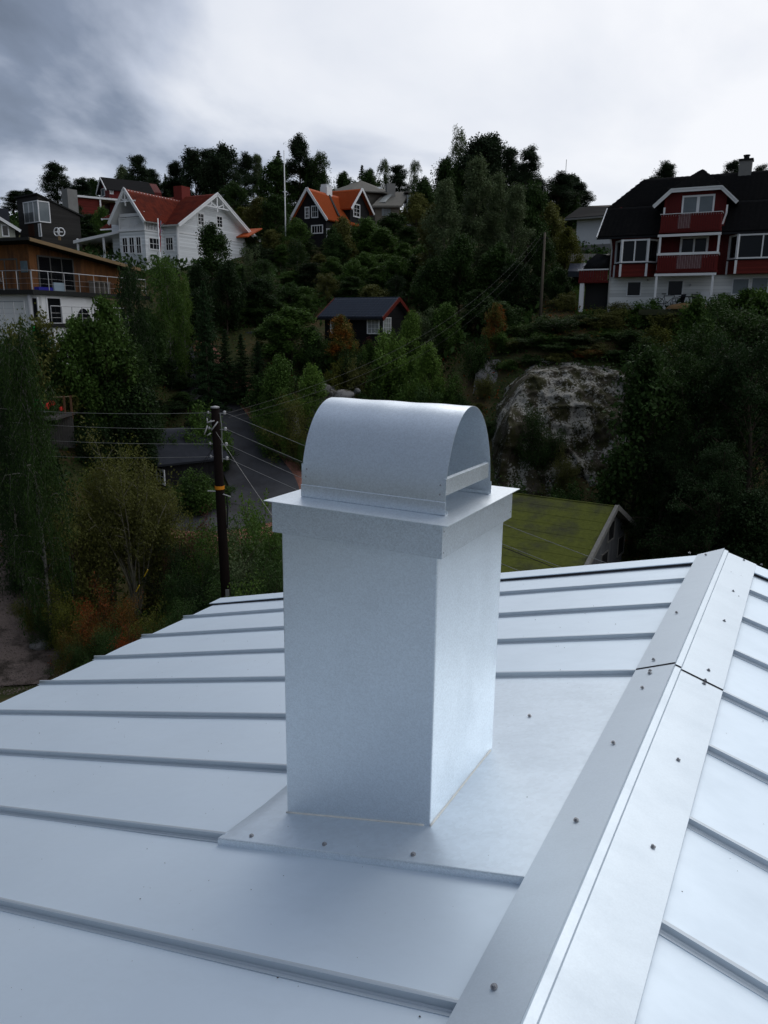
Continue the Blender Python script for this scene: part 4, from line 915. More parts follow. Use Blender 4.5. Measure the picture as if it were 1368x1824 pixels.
# ------------------------------------------------------------ modern timber and render house, left
h=House('timber_house','modern house with orange-brown timber upper storey above a curved white rendered lower floor','house',69,640,40,68.5); q=h.q; e=h.e
M_LARCH=planks('larch_cladding',(.25,.105,.038),'XY',.13,.7,.35,col2=(.12,.058,.03)); M_FELT=mat('roof_felt_dark',(.03,.031,.03),.9,spec=.06,var=.2,vscale=3); M_WOODT=mat('eave_timber',(.22,.15,.08),.7,var=.2)
dk=q(69,516,'x').z; rt0=q(75,424,'x').z; yend=12; xend=7.3
zr0=rt0; zr1=q(221,468,'y').z-.15
def rz2(x): return zr0+(zr1-zr0)*x/7.0
# upper storey set back .9 behind the terrace edge; right wall y=.0
wy=.55; wx=.55
h.prism('timber_wall',M_LARCH,[(wx,wy,dk),(xend,wy,dk),(xend,wy,rz2(xend)-.12),(wx,wy,rz2(wx)-.12)],(0,.2,0)); h.box('timber_wall',M_LARCH,wx-.02,wx+.2,wy+.21,yend,dk,rz2(wx)-.12)
h.prism('roof',M_FELT,[(-.35,-.45,rz2(-.35)),(xend+.5,-.45,rz2(xend+.5)),(xend+.5,-.45,rz2(xend+.5)-.13),(-.35,-.45,rz2(-.35)-.13)],(0,yend+1,0))
h.bar('fascia',M_WOODT,(-.35,-.50,rz2(-.35)-.10),(xend+.5,-.50,rz2(xend+.5)-.10),.06,.17); h.bar('fascia',M_FELT,(-.40,-.5,rz2(-.35)-.08),(-.40,yend,rz2(-.35)-.08),.06,.15)
h.box('terrace_deck',M_FELT,-.25,xend+1.5,-.3,wy,dk-.22,dk); h.box('terrace_deck',M_FELT,-.26,wx,wy+.01,yend,dk-.22,dk-.002)
fr=mat('grey_window_frame',(.10,.10,.095),.5)
A=q(62+5,457,'y',wy);B=q(131,504,'y',wy); h.win('y',wy,max(A.x,.9),B.x,dk+.12,A.z,nx=3,ny=1,mf=fr,bar=.06,name='panorama_window')
A=q(29,463,'x',wx);B=q(-20,505,'x',wx); h.win('x',wx,A.y,A.y+3.2,dk+.1,A.z-.0,nx=4,ny=1,mf=fr,bar=.07,name='terrace_door')
A=q(37,465,'x',wx);B=q(51,485,'x',wx); h.box('wall_picture',mat('blue_picture',(.12,.17,.20),.5,var=.5,vscale=5),wx-.06,wx-.025,A.y,B.y,B.z,A.z)
# lower storey, rendered white; gently rounded corner on the right side
h.box('rendered_wall',M_RENDER,.12,.42,.3,yend,-3,dk-.22)
P=[(.12,.3),(.5,-.05),(3.6,-.05),(5.2,.25),(6.6,1.1)]; h.prism('rendered_wall',M_RENDER,[(x,y,-3) for x,y in P]+[(6.6,2.,-3),(.42,2.,-3)],(0,0,dk-.22+3))
b=MB().tube([(-.08,.12,dk-.2),(-.08,.12,-1.5)],.11,10); b.build('downpipe',mat('grey_white_pipe',(.4,.41,.42),.6),e,smooth=True)
A=q(83,531,'y',-.05);B=q(110,575,'y',-.05); h.win('y',-.05,A.x,B.x,B.z,A.z,nx=1,ny=1,fw=.09)
A=q(66,531,'x',.12);B=q(58,570,'x',.12); h.win('x',.12,A.y,B.y,B.z,A.z,nx=1,ny=1,fw=.07)
c=q(158,560,'y',.0); b=MB(); b.prism([(c.x-.5+.5*math.cos(a*math.pi/10)+.5-.5,-.14,c.z-.6+.9*math.sin(a*math.pi/10)) for a in range(11)],(0,.1,0)) ; o=b.build('arched_window',M_GLASS,e); fixn(o)
def railing(P0,P1,n,hh,zz,posth=None,glassm=None,name='railing'):
    P0=Vector(P0);P1=Vector(P1); rl_=MB().tube([P0+Vector((0,0,hh)),P1+Vector((0,0,hh))],.024,8).build(name,M_STEEL,e)
    for i in range(n+1):
        p=P0+(P1-P0)*i/n; MB().tube([p+Vector((0,0,-.12)),p+Vector((0,0,hh-.02))],.02,6).build('post',M_STEEL,rl_)
    for k in (.33,.6): MB().tube([P0+Vector((0,0,hh*k)),P1+Vector((0,0,hh*k))],.006,4).build('cable',M_STEEL,rl_)
railing((-.2,-.25,dk),(xend+1.2,-.25,dk),8,.92,0); railing((-.2,-.2,dk),(-.2,9,dk),10,.92,0)
bz=q(80,576,'y',-.9).z; h.box('lower_balcony',M_FELT,.1,6.0,-1.,-.06,bz-.2,bz); h.box('rendered_wall',M_RENDER,.2,5.6,-.95,-.07,-3,bz-.2)
railing((.15,-.95,bz),(5.9,-.95,bz),8,.85,0); railing((-.5,.1,bz+.2),(-.5,2.2,bz+.2),3,.85,0)
# roof vent wheel
c=q(105,413,'y',2.0); v=thing('roof_ventilator','white wheel-shaped ventilator on a short timber stub on the timber house roof','ventilator',(0,0,0)); v_s=Matrix.Scale(.58,4); v.matrix_world=Matrix.Translation(h.o)@Matrix.Rotation(h.a,4,'Z')@Matrix.Translation((c.x,2.,c.z))@Matrix.Rotation(R(-60),4,'Z')@v_s
b=MB()
for a0 in (R(28),R(-28)):
    b.tube([((.2 if a0>0 else -.2)+.32*math.cos(t*math.pi/12)*math.cos(a0),.32*math.cos(t*math.pi/12)*math.sin(a0),.36*math.sin(t*math.pi/12)) for t in range(25)],.05,6,False)
b.build('hoop',M_WHITE,v); MB().box(-.34,.34,-.03,.03,-.04,.04).box(-.03,.03,-.03,.03,-.34,.34).build('spoke',M_WHITE,v); MB().box(-.1,.1,-.1,.1,-.75,-.36).build('stub',M_WOODT,v)
TM=Matrix.Translation(h.o)@Matrix.Rotation(h.a,4,'Z'); M_PALE=mat('pale_teak',(.26,.24,.21),.8)
place(gchair('pale slatted terrace chair of the timber house, nearest the rail corner',M_PALE),.25,2.6,dk,-1.2,TM)
place(gchair('pale slatted terrace chair of the timber house, at the left picture edge',M_PALE),.2,3.9,dk,-1.9,TM)
t=thing('lounge_table','low pale wooden table set on the right part of the timber house terrace','table'); MB().box(-.7,.7,-.2,.2,.62,.66).build('tabletop',M_PALE,t)
for sx in (-.6,-.2,.2,.6): MB().box(sx-.03,sx+.03,-.18,.18,0,.62).build('leg',M_PALE,t)
place(t,5.0,.12,dk,0,TM)
o=MB().box(-.35,.35,-.04,.04,0,.42).build('cushion',mat('pale_blue_cloth',(.28,.36,.42),.9),None); tag(o,'pale blue cushion standing against the rail of the timber terrace','cushion'); place(o,1.7,-.1,dk,0,TM)
o=MB().box(-.5,.5,-.15,.15,0,.16).build('cushion',mat('deep_blue_cloth',(.03,.03,.28),.9),None); tag(o,'dark blue cushion on the floor under the panorama window of the timber house','cushion'); place(o,.9,.1,dk,0,TM)
# ------------------------------------------------------------ white house with red roof
h=House('white_villa','white weatherboard villa with red tiled roofs, a gabled balcony wing and red chimney','house',320,480,66,63.3); q=h.q; e=h.e
gw=9.0; ga=4.45; za=6.38; ze=3.75
h.prism('outer_wall',M_WBOARD,[(0,0,-3),(gw,0,-3),(gw,0,ze),(ga,0,za-.12),(0,0,ze)],(0,7,0))
s_=(za-ze)/ga; ov=.55; zo=ze-ov*s_*1.0
h.tiles(M_RTILE,(-ov,8,zo),(-ov,-.6,zo),(ga,-.6,za),(ga,8,za),col=.35,course=.4)
h.tiles(M_RTILE,(gw+ov,-.6,zo),(gw+ov,8,zo),(ga,8,za),(ga,-.6,za),col=.35,course=.4)
for sg,xx in ((-1,-ov-.05),(1,gw+ov+.05)):
    h.bar('bargeboard',M_WHITE,(xx,-.66,zo-.1),(ga,-.66,za-.02),.06,.26); h.bar('bargeboard',M_WHITE,(xx,-.70,zo+.02),(ga,-.70,za+.09),.05,.09)
# fretwork in the gable peak
def fret(ax,off,c,zp,w_,hh,sl):
    T_=lambda a,z:(a,off,z) if ax=='y' else (off,a,z)
    f=MB(); f.bar(T_(c-w_,zp-hh),T_(c+w_,zp-hh),.06,.10); f.bar(T_(c,zp-.1),T_(c,zp-hh-.35),.06,.12)
    for k in (-1,1): f.bar(T_(c,zp-hh+.02),T_(c+k*w_*.42,zp-.62*hh*1.1),.05,.08); f.bar(T_(c+k*w_*.5,zp-hh),T_(c+k*w_*.42,zp-.5*hh),.05,.08)
    f.build('gable_fretwork',M_WHITE,e)
fret('y',-.6,ga,za-.15,1.75,.95,s_)
b=MB().box(-.03,gw+.03,-.03,0,2.85,2.97).box(-.03,0,0,5,2.85,2.97).box(-.05,.07,-.05,.07,-2,ze); b.build('trim_board',M_WHITE,e)
for p0,p1 in (((352,380),(362.5,401)),((386,385.5),(395.5,405))): h.winp('y',0,p0,p1,nx=2,ny=3,fw=.12)
c=q(325,345,'y',3.); st=h.box('chimney_stack',mat('red_chimney',(.16,.025,.02),.8,var=.2,vscale=6),c.x-.55,c.x+.55,2.6,3.5,za-1.6,q(325,333,'y',3).z)
h.box('downpipe',M_WHITE,-.12,-.02,-.02,.08,0,ze-.2)
# balcony wing
wx0=-2.2; ya,yb=q(257.5,408,'x',wx0).y,q(212,410,'x',wx0).y; yc=(ya+yb)/2; zb_=q(235,408,'x',wx0).z-.15; ap=q(225,337,'x',wx0-.3).z; we=q(258,378,'x',wx0).z
h.box('wing_wall',M_WBOARD,wx0,-.0,ya,yb,-3,zb_-.02)
pitch=(ap-we)/((yb-ya)/2); o5=.55
for k in (-1,1):
    yy=yc+k*((yb-ya)/2+o5); zz=we-o5*pitch
    if k<0: h.tiles(M_RTILE,(wx0-.5,yy,zz),(5,yy,zz),(5,yc,ap),(wx0-.5,yc,ap),col=.35,course=.4)
    else: h.tiles(M_RTILE,(5,yy,zz),(wx0-.5,yy,zz),(wx0-.5,yc,ap),(5,yc,ap),col=.35,course=.4)
    h.bar('bargeboard',M_WHITE,(wx0-.56,yy,zz-.1),(wx0-.56,yc,ap-.02),.06,.24); h.bar('bargeboard',M_WHITE,(wx0-.6,yy,zz+.02),(wx0-.6,yc,ap+.08),.05,.08)
fret('x',wx0-.5,yc,ap-.12,1.05,.8,1)
for yy in (ya+.07,yb-.07): h.box('corner_post',M_WHITE,wx0,wx0+.14,yy-.07,yy+.07,zb_,we+.1)
h.box('balcony_beam',M_WHITE,wx0,wx0+.12,ya,yb,we-.25,we); h.box('balcony_beam',M_WHITE,wx0,0,ya,ya+.12,we-.2,we+.05)
h.box('inner_wall',M_WBOARD,-.1,0,ya,yb,zb_,we-.1)
rz0=zb_+.12; rz1=zb_+.95; rb=h.box('handrail',M_WHITE,wx0-.02,wx0+.08,ya+.14,yb-.14,rz1,rz1+.07); h.box('bottom_rail',M_WHITE,wx0,wx0+.06,ya+.14,yb-.14,rz0-.06,rz0,rb)
n=20
for i in range(n): y=ya+.16+(yb-ya-.32)*i/n; MB().box(wx0+.01,wx0+.04,y,y+.075,rz0,rz1).build('baluster',M_WHITE,rb)
for i in range(12): x=wx0+.16+(abs(wx0)-.2)*i/12; MB().box(x,x+.09,ya+.01,ya+.04,rz0,rz1).build('baluster',M_WHITE,rb)
MB().box(wx0,-.02,ya-.01,ya+.07,rz1,rz1+.07).build('handrail',M_WHITE,rb); h.box('balcony_floor',M_WHITE,wx0-.08,0,ya-.05,yb+.05,zb_-.02,zb_+.1)
A=q(246,372,'x',-.1);h.win('x',-.1,yc-.5,yc+.5,zb_+.2,zb_+1.6,nx=2,ny=3,name='balcony_door')
for p0,p1 in (((218.5,424.5),(228,449.5)),((230.5,423.5),(240,450)),((243,423),(252,450.5))): h.winp('x',wx0,p0,p1,nx=2,ny=2,fw=.07)
h.winp('x',0,(296,424),(308.5,445),nx=3,ny=2,fw=.12); A=q(266,424,'y',ya); B=q(279,444,'y',ya); h.win('y',ya,-1.75,-.55,B.z,A.z,nx=3,ny=2,fw=.1)
# low lean-to roofs: left of the wing and right of the gable
A=q(190,392,'x',-1.0);  h.tiles(M_RTILE,(-1.4,yb+2.6,A.z+.1),(-1.4,yb-.1,A.z),(1.6,yb-.1,A.z+1.7),(1.6,yb+1.2,A.z+1.7),col=.35,course=.4)
h.box('outer_wall',M_WBOARD,-1.0,0,yb,yb+2.0,-3,A.z-.05); h.bar('bargeboard',M_WHITE,(-1.45,yb+2.65,A.z),(1.6,yb+1.25,A.z+1.7),.06,.16)
A=q(456,408,'y',1.2)
gx0=gw+.0; gx1=gx0+2.6; h.box('outer_wall',M_WBOARD,gx0+.01,gx1,.8,5,-3,3.0); h.prism('roof',M_RTILE,[(gx0,.3,4.1),(gx0+.9,.3,4.15),(gx1+.4,.3,3.15),(gx1+.4,.3,3.05),(gx0,.3,3.9)],(0,5,0))
for a_,b_ in (((gx0-1.3,3.3),(gx0+.9,4.2)),((gx0+.9,4.2),(gx1+.5,3.2))): h.bar('bargeboard',M_WHITE,(a_[0],.22,a_[1]-.1),(b_[0],.22,b_[1]-.1),.06,.26)
h.prism('porch_roof',M_OTILE,[(gx0-1.3,0,3.3),(gx0+.9,0,4.2),(gx0+.9,0,4.1),(gx0-1.3,0,3.2)],(0,-1.3,0))
h.win('y',.8,gx0+1.3,gx0+1.9,1.2,2.3,nx=2,ny=3,fw=.1)
# carport roof to the far left, on posts
A=q(140,430,'x',-1.5); zz=A.z
h.prism('carport_roof',M_WHITE,[(-1.9,yb+5.6,zz-.2),(-1.9,yb,zz+.45),(-1.9,yb,zz+.65),(-1.9,yb+5.6,zz+.05)],(4,0,0))
for y in (yb+.3,yb+2.2,yb+5.2): h.box('carport_post',M_WHITE,-1.8,-1.66,y,y+.12,-2,zz+.2)
h.box('parapet',M_WHITE,-1.95,-1.8,yb-.2,yb+3,0,.9)
o=MB().box(-1,1,-.6,.6,0,1).build('x',M_WHITE,None); bpy.data.objects.remove(o)
def car(label,loc,rz,m):
    t=thing('parked_car',label,'car',loc,rz); prof=[(-2.1,.35),(-2.15,.75),(-1.75,.95),(-1.2,1.35),(.3,1.42),(1.0,1.0),(1.9,.85),(2.1,.6),(2.1,.35)]
    o=MB().prism([(x,-.8,z) for x,z in prof],(0,1.6,0)).build('body',m,t); fixn(o)
    o=MB().prism([(x,-.81,z) for x,z in ((-1.5,.98),(-1.1,1.28),(.25,1.34),(.85,1.0))],(0,1.62,0)).build('side_window',M_GLASS,t); fixn(o)
    for x in (-1.3,1.3):
        for y in (-.82,.62):
            b=MB(); b.tube([(x,y,.33),(x,y+.2,.33)],.33,14); b.build('wheel',M_BARK,t)
    return t
car('white car parked under the flat white carport roof beside the white villa',Vector(h.o)+h.ux*0+h.uy*(yb+3.0)+Vector((0,0,-.1)),h.a,M_WHITE)
# ------------------------------------------------------------ black house with orange roof
h=House('black_orange_house','small black house with bright orange tiled roofs, white gable boards and white chimney','house',581,440,79,62); q=h.q; e=h.e
w1=3.75; y1=1.9; z1_=2.95; z2_=5.45
h.prism('outer_wall',M_BLK,[(0,0,-4),(0,w1,-4),(0,w1,z1_),(0,y1,z2_-.1),(0,0,z1_)],(8,0,0)); pt=(z2_-z1_)/y1
h.tiles(M_OTILE,(-.35,-.35,z1_-.35*pt),(6,-.35,z1_-.35*pt),(6,y1,z2_),(-.35,y1,z2_),col=.35,course=.4); h.tiles(M_OTILE,(6,w1+.35,z1_-.35*pt),(-.35,w1+.35,z1_-.35*pt),(-.35,y1,z2_),(6,y1,z2_),col=.35,course=.4)
for yy in (-.4,w1+.4): h.bar('bargeboard',M_WHITE,(-.4,yy,z1_-.42*pt),(-.4,y1,z2_),.06,.24)
x0_,x1_,xa=4.35,8.3,6.15; ez_=4.35; az_=6.15; yfr=-.15
h.prism('wing_wall',M_BLK,[(x0_,yfr,-4),(x1_,yfr,-4),(x1_,yfr,ez_),(xa,yfr,az_-.1),(x0_,yfr,ez_)],(0,5,0)); pt=(az_-ez_)/(xa-x0_)
h.tiles(M_OTILE,(x0_-.35,5,ez_-.35*pt),(x0_-.35,yfr-.35,ez_-.35*pt),(xa,yfr-.35,az_),(xa,5,az_),col=.35,course=.4); h.tiles(M_OTILE,(x1_+.35,yfr-.35,ez_-.35*pt),(x1_+.35,5,ez_-.35*pt),(xa,5,az_),(xa,yfr-.35,az_),col=.35,course=.4)
for xx in (x0_-.38,x1_+.4): h.bar('bargeboard',M_WHITE,(xx,yfr-.4,ez_-.38*pt),(xa,yfr-.4,az_),.06,.24)
h.winp('x',0,(544.5,370.5),(550,387.5),nx=2,ny=3,fw=.1); h.winp('x',0,(556,368.5),(565.5,386),nx=3,ny=2,fw=.1); h.winp('x',0,(556,403),(574,414),nx=4,ny=1,fw=.1,name='window')
h.winp('y',yfr,(630,364),(640,386.5),nx=2,ny=3,fw=.12); h.winp('x',0,(605-22,409),(613-22,425),nx=2,ny=1,fw=.1)
for p0,p1 in (((605,410),(618,423)),((628,409),(641,415))): h.winp('y',0,p0,p1,nx=3,ny=1,fw=.1)
c=q(581,336,'y',2.1); st=h.box('chimney_stack',M_WHITE,c.x-.5,c.x+.5,1.7,2.5,z2_-1,c.z+.1)
for k in range(4): MB().box(c.x-.45+k*.27,c.x-.36+k*.27,1.75,2.45,c.z+.1,c.z+.36).build('chimney_crown',M_WHITE,st)
h.bar('valley_flashing',M_DARK,(2.3,-.1,3.1),(3.5,1.9,5.5),.2,.1)
# ------------------------------------------------------------ grey house with pyramid roof, behind
h=House('grey_pyramid_house','grey house with a shingled pyramid roof and skylights behind the orange roofs','house',652,400,95,10); q=h.q; e=h.e
M_SH=mat('grey_shingle',(.13,.125,.11),.85,var=.3,vscale=3); M_GW=mat('grey_boards',(.13,.12,.10),.8,var=.2)
ap=q(652,322,'y',4.).z; ev=q(652,342,'y',0).z; rr_=5.0
pl=[(4.3+0+rr_*math.cos(a*math.pi/4+.39)*1.02-4.3,4+rr_*math.sin(a*math.pi/4+.39)) for a in range(8)]
b=MB(); b.add([(x,y,ev) for x,y in pl]+[(0,4,ap)]+[(x,y,ev-.12) for x,y in pl],[(i,(i+1)%8,8) for i in range(8)]+[(i,9+i,9+(i+1)%8,(i+1)%8) for i in range(8)]+[tuple(range(9,17))[::-1]]); b.build('roof',M_SH,e)
b=MB(); b.lathe([(4.1,-5),(4.1,ev-.1)],(0,4,0),8); b.build('outer_wall',M_GW,e)
for p in ((646,335),(671,338)):
    c=q(*p,'y',1.6); b=MB(); b.bar((c.x-.35,c.y-.6,c.z-.32),(c.x+.35,c.y+.6,c.z+.36),.8,.1); b.build('skylight',M_CURTW,e)
A=q(660,366,'y',-2);B=q(728,341,'y',2); 
h.prism('lean_to_roof',M_SH,[(A.x,-3.0,q(660,366,'y',-3).z),(q(715,366,'y',-3).x,-3.0,q(715,366,'y',-3).z),(q(729,341,'y',1.5).x,1.5,q(729,341,'y',1.5).z),(q(685,343,'y',1.5).x,1.5,q(685,343,'y',1.5).z)],(0,0,-.2))
h.box('outer_wall',M_GW,A.x+.4,q(712,366,'y',-2.6).x,-2.6,2,-5,q(690,368,'y',-2.6).z); b=MB(); c=q(688,353,'y',-.7); b.bar((c.x-.7,c.y-1.3,c.z-.65),(c.x+.7,c.y+1.3,c.z+.75),.8,.1); b.build('skylight',M_CURTW,e)
h.winp('y',-2.6,(680,371),(696,385),nx=3,ny=1,mp=M_CURT,fw=.05,mf=M_GW); h.winp('y',-2.6,(642,348),(657,360),nx=3,ny=1,fw=.05,mf=M_GW)
c=q(695.5,328,'y',.5); h.box('chimney_stack',M_CONC,c.x-.5,c.x+.5,0,1,c.z-2,c.z); c=q(735,358,'y',1); h.box('glazed_bay',M_CURT,c.x-.9,c.x+1,0,2,c.z-3,c.z+.5); h.prism('roof',M_SH,[(c.x-1.1,-.2,c.z+.9),(c.x+1.5,-.2,c.z+.7),(c.x+1.5,-.2,c.z+.6),(c.x-1.1,-.2,c.z+.75)],(0,3,0))
# ------------------------------------------------------------ small black cabin with red trim
h=House('black_cabin','small black cabin with dark blue-grey pantile roof, red gable boards and curtained windows','cabin',579,614,53,-30); q=h.q; e=h.e
M_BT=mat('blue_black_pantile',(.055,.066,.092),.45,spec=.5,var=.2,vscale=4); M_RT=mat('red_trim',(.12,.018,.012),.6,var=.15)
fx=q(678,580,'y',0).x; dp=3.6; ez=q(640,561,'y',0).z; rz=q(650,533,'y',dp/2).z; pt=(rz-ez)/(dp/2)
h.prism('outer_wall',planks('black_level_boards',(.013,.013,.014),'Z',.14,.7,.3),[(0,0,-1.5),(0,dp,-1.5),(0,dp,ez),(0,dp/2,rz-.08),(0,0,ez)],(fx,0,0)); ov=.35
h.tiles(M_BT,(-ov,-ov,ez-ov*pt+.05),(fx+ov,-ov,ez-ov*pt+.05),(fx+ov,dp/2,rz+.05),(-ov,dp/2,rz+.05),course=.33,col=.24,wave=.05,h=.045); h.tiles(M_BT,(fx+ov,dp+ov,ez-ov*pt+.05),(-ov,dp+ov,ez-ov*pt+.05),(-ov,dp/2,rz+.05),(fx+ov,dp/2,rz+.05),course=.33,col=.24,wave=.05,h=.045)
for yy in (-ov-.03,dp+ov+.03):
    for xx in (-ov-.03,fx+ov+.03): h.bar('bargeboard',M_RT,(xx,yy,ez-ov*pt-.06),(xx,dp/2,rz),.05,.24)
h.bar('gutter',M_DARK,(-ov,-ov-.05,ez-ov*pt-.06),(fx+ov,-ov-.05,ez-ov*pt-.06),.1,.12); h.bar('ridge_tile',M_BT,(-ov,dp/2,rz+.10),(fx+ov,dp/2,rz+.10),.2,.06)
for a_,b_ in (((590,568.5),(608,592)),((655.5,569.5),(674.5,593.5))): h.winp('y',0,a_,b_,nx=3,ny=3,mp=M_CURTW,bar=.02,fw=.06)
h.win('X',fx,.35,1.25,ez-1.1,ez-.2,nx=3,ny=3,mp=M_CURTW,bar=.02,fw=.06); h.box('foundation',M_CONC,-.0,fx,.1,dp,-2.5,-1.4)
# small shed roof left of it
h=House('shed','low shed with dark slate roof and red gable board left of the black cabin','shed',418,612,56,-14); e=h.e; q=h.q
zt=q(440,578,'y',2).z; zz=q(440,592,'y',0).z; h.prism('roof',M_BT,[(-.3,-.4,zz),(4.2,-.4,zz),(4.4,2.2,zt),(.9,2.2,zt)],(0,0,-.1)); h.box('outer_wall',M_BLK,0,4,0,2.2,-1,zz-.12); h.bar('bargeboard',M_RT,(-.3,-.4,zz),(.9,2.2,zt),.06,.1); h.bar('sill_board',M_CONC,(1.2,-.05,.25),(2.6,-.05,.25),.05,.08)
# ------------------------------------------------------------ black garage house by the road, behind the willow
h=House('black_house','low black house with slate grey roof and one white window behind the willow shrub','house',292,880,39,38); e=h.e; q=h.q
wz=q(330,812,'y').z; L_=3.1; wd=4.2
h.prism('outer_wall',M_BLK,[(0,0,-1),(0,wd,-1),(0,wd,wz),(0,wd/2,wz+1.15),(0,0,wz)],(L_,0,0)); M_SL=mat('slate_roof',(.045,.049,.06),.85,spec=.05,var=.25,vscale=3)
h.tiles(M_SL,(-.5,-.5,wz-.25),(L_+.5,-.5,wz-.25),(L_+.5,wd/2,wz+1.2),(-.5,wd/2,wz+1.2),col=.4,course=.4,wave=.006,h=.015); h.tiles(M_SL,(L_+.5,wd+.5,wz-.25),(-.5,wd+.5,wz-.25),(-.5,wd/2,wz+1.2),(L_+.5,wd/2,wz+1.2),col=.4,course=.4,wave=.006,h=.015)
h.winp('x',0,(280,836),(293,860),nx=2,ny=2,fw=.12)
# ------------------------------------------------------------ barn with mossy felt roof
h=House('mossy_barn','weathered grey barn with a moss-green felt roof right of the chimney','barn',1093,985,29,-32); e=h.e; q=h.q
M_MOSS=mat('mossy_felt',(.095,.108,.022),.95,spec=.1,col2=(.045,.046,.034),c2s=.55,c2lo=.46,c2hi=.66,var=.35,vscale=7,bump=.5,bscale=20); M_GREYB=planks('weathered_boards',(.15,.155,.16),'XY',.12,.85,.35,1.); M_GREYT=mat('weathered_trim',(.20,.195,.18),.85,var=.3,vscale=8)
az=q(1093,908,'x').z; LB=9.5; HW={-1:4.6,1:2.95}
h.prism('outer_wall',M_GREYB,[(-.35,-4.3,-3),(-.35,2.65,-3),(-.35,2.65,az-1.3),(-.35,0,az-.12),(-.35,-4.3,az-2.02)],(-LB+.6,0,0))
# strips of roofing felt, each its own piece, lapped
for sg in (-1,1):
    hw=HW[sg]; ez=az-1.3*hw/2.95; nst=6 if sg>0 else 9
    for k in range(nst):
        t0=k/nst; t1=(k+1)/nst+.012; b=MB(); nx_=24
        for j,t in enumerate((t0,t1)):
            for i in range(nx_+1): x=-LB*i/nx_; b.v.append((x,sg*hw*(1-t) ,ez+(az-ez)*t+.02+(.008 if j==0 else .0)+.02*noise.noise(Vector((x*.7,t*4+sg*9,2)))))
        for i in range(nx_): b.f.append((i,i+1,i+2+nx_,i+1+nx_) if sg>0 else (i+1,i,i+1+nx_,i+2+nx_))
        o=b.build('felt_strip',M_MOSS,e); 
    o=h.prism('roof_boards',M_GREYT,[(0,sg*hw,ez),(0,0,az),(0,0,az-.07),(0,sg*hw,ez-.07)],(-LB,0,0))
    h.bar('bargeboard',M_GREYT,(.03,sg*(hw+.05),ez-.05),(.03,0,az+.0),.05,.20); h.bar('bargeboard',M_GREYT,(-.02,sg*(hw+.05),ez+.06),(-.02,0,az+.07),.14,.03)
w_=q(1067,945,'x',-.35)
for (p0,p1) in (((1084,933),(1092,957)),((1101,960),(1109,982)),((1071,990),(1080,1010))): h.winp('X',-.35,p0,p1,nx=1,ny=1,fw=.05,mf=M_GREYT,mp=M_BARK)
# ------------------------------------------------------------ dark slate-clad house with corner window
h=House('slate_house','dark slate-clad house with a pale corner window above the timber house','house',75,440,68,52); q=h.q; e=h.e
M_SLATE=planks('slate_cladding',(.038,.036,.034),'Z',.2,.8,.3,.6)
zt=q(75,345,'x').z; zl=q(5,352,'x').z; ylw=q(34,400,'x').y; xr=8
xr=q(143,398,'y').x; zr2=q(143,386,'y').z
h.prism('outer_wall',M_SLATE,[(0,0,-6),(xr,0,-6),(xr,0,zr2),(0,0,zt)],(0,ylw,0)); h.prism('roof',M_FELT,[(-.15,-.15,zt+.12),(xr+.3,-.15,zr2+.1),(xr+.3,-.15,zr2-.02),(-.15,-.15,zt)],(0,ylw+.3,0))
A=q(42,362,'x');B=q(75,393,'x'); f=h.win('x',0,A.y,.02,B.z,A.z-.02,nx=3,ny=1,mp=M_CURTW,fw=.08,bar=.1,name='corner_window'); C_=q(86,363,'y'); h.win('y',0,0,C_.x,B.z,A.z-.05,nx=1,ny=1,mp=M_CURT,fw=.08,name='corner_window')
for i in range(9): y=A.y-.1-i*.18; MB().box(-.14,-.11,y,y+.03,B.z-.0,B.z+.75).build('juliet_bar',M_DARK,f)
A=q(69,400,'x');B=q(74,420,'x'); h.win('x',0,A.y,B.y,B.z,A.z,nx=1,ny=1,mp=M_CURTW,fw=.07); A=q(50,400,'x');B=q(62,420,'x'); h.box('door',mat('brown_panel',(.05,.02,.012),.6),-.03,.02,A.y,B.y,B.z,A.z)
# grey chimney with cap beyond
c=q(123,338,'y',6); h.box('chimney_stack',M_CONC,c.x-.5,c.x+.5,5.5,6.5,zr2-1,c.z)
# pale house at the far left edge
h=House('cream_house','cream house with white gable board cut by the left picture edge','house',33,450,60,27); q=h.q; e=h.e
z0_=q(33,405).z; z1_=q(-5,380).z; M_CREAM=mat('cream_boards',(.36,.37,.31),.8,var=.1)
h.prism('outer_wall',M_CREAM,[(0-.1,0,-6),(-.1,0,z0_-.1),(-3.5,0,z0_+1.9),(-7,0,z0_-.1),(-7,0,-6)],(0,6,0)); h.prism('roof',M_SL,[(.25,-.4,z0_-.25),(-3.5,-.4,z0_+2.1),(-3.5,-.4,z0_+1.95),(.25,-.4,z0_-.4)],(0,7,0)); h.prism('roof',M_SL,[(-7.3,-.4,z0_-.25),(-3.5,-.4,z0_+2.1),(-3.5,-.4,z0_+1.95),(-7.3,-.4,z0_-.4)],(0,7,0))
h.bar('bargeboard',M_WHITE,(.28,-.45,z0_-.3),(-3.5,-.45,z0_+2.05),.06,.2); h.winp('y',0,(4,402),(15,420),nx=1,ny=1); 
b=MB(); p=q(20,372,'y',8); h.box('rear_annex',M_SL,p.x-5,p.x-.2,8,12,p.z-4,p.z)
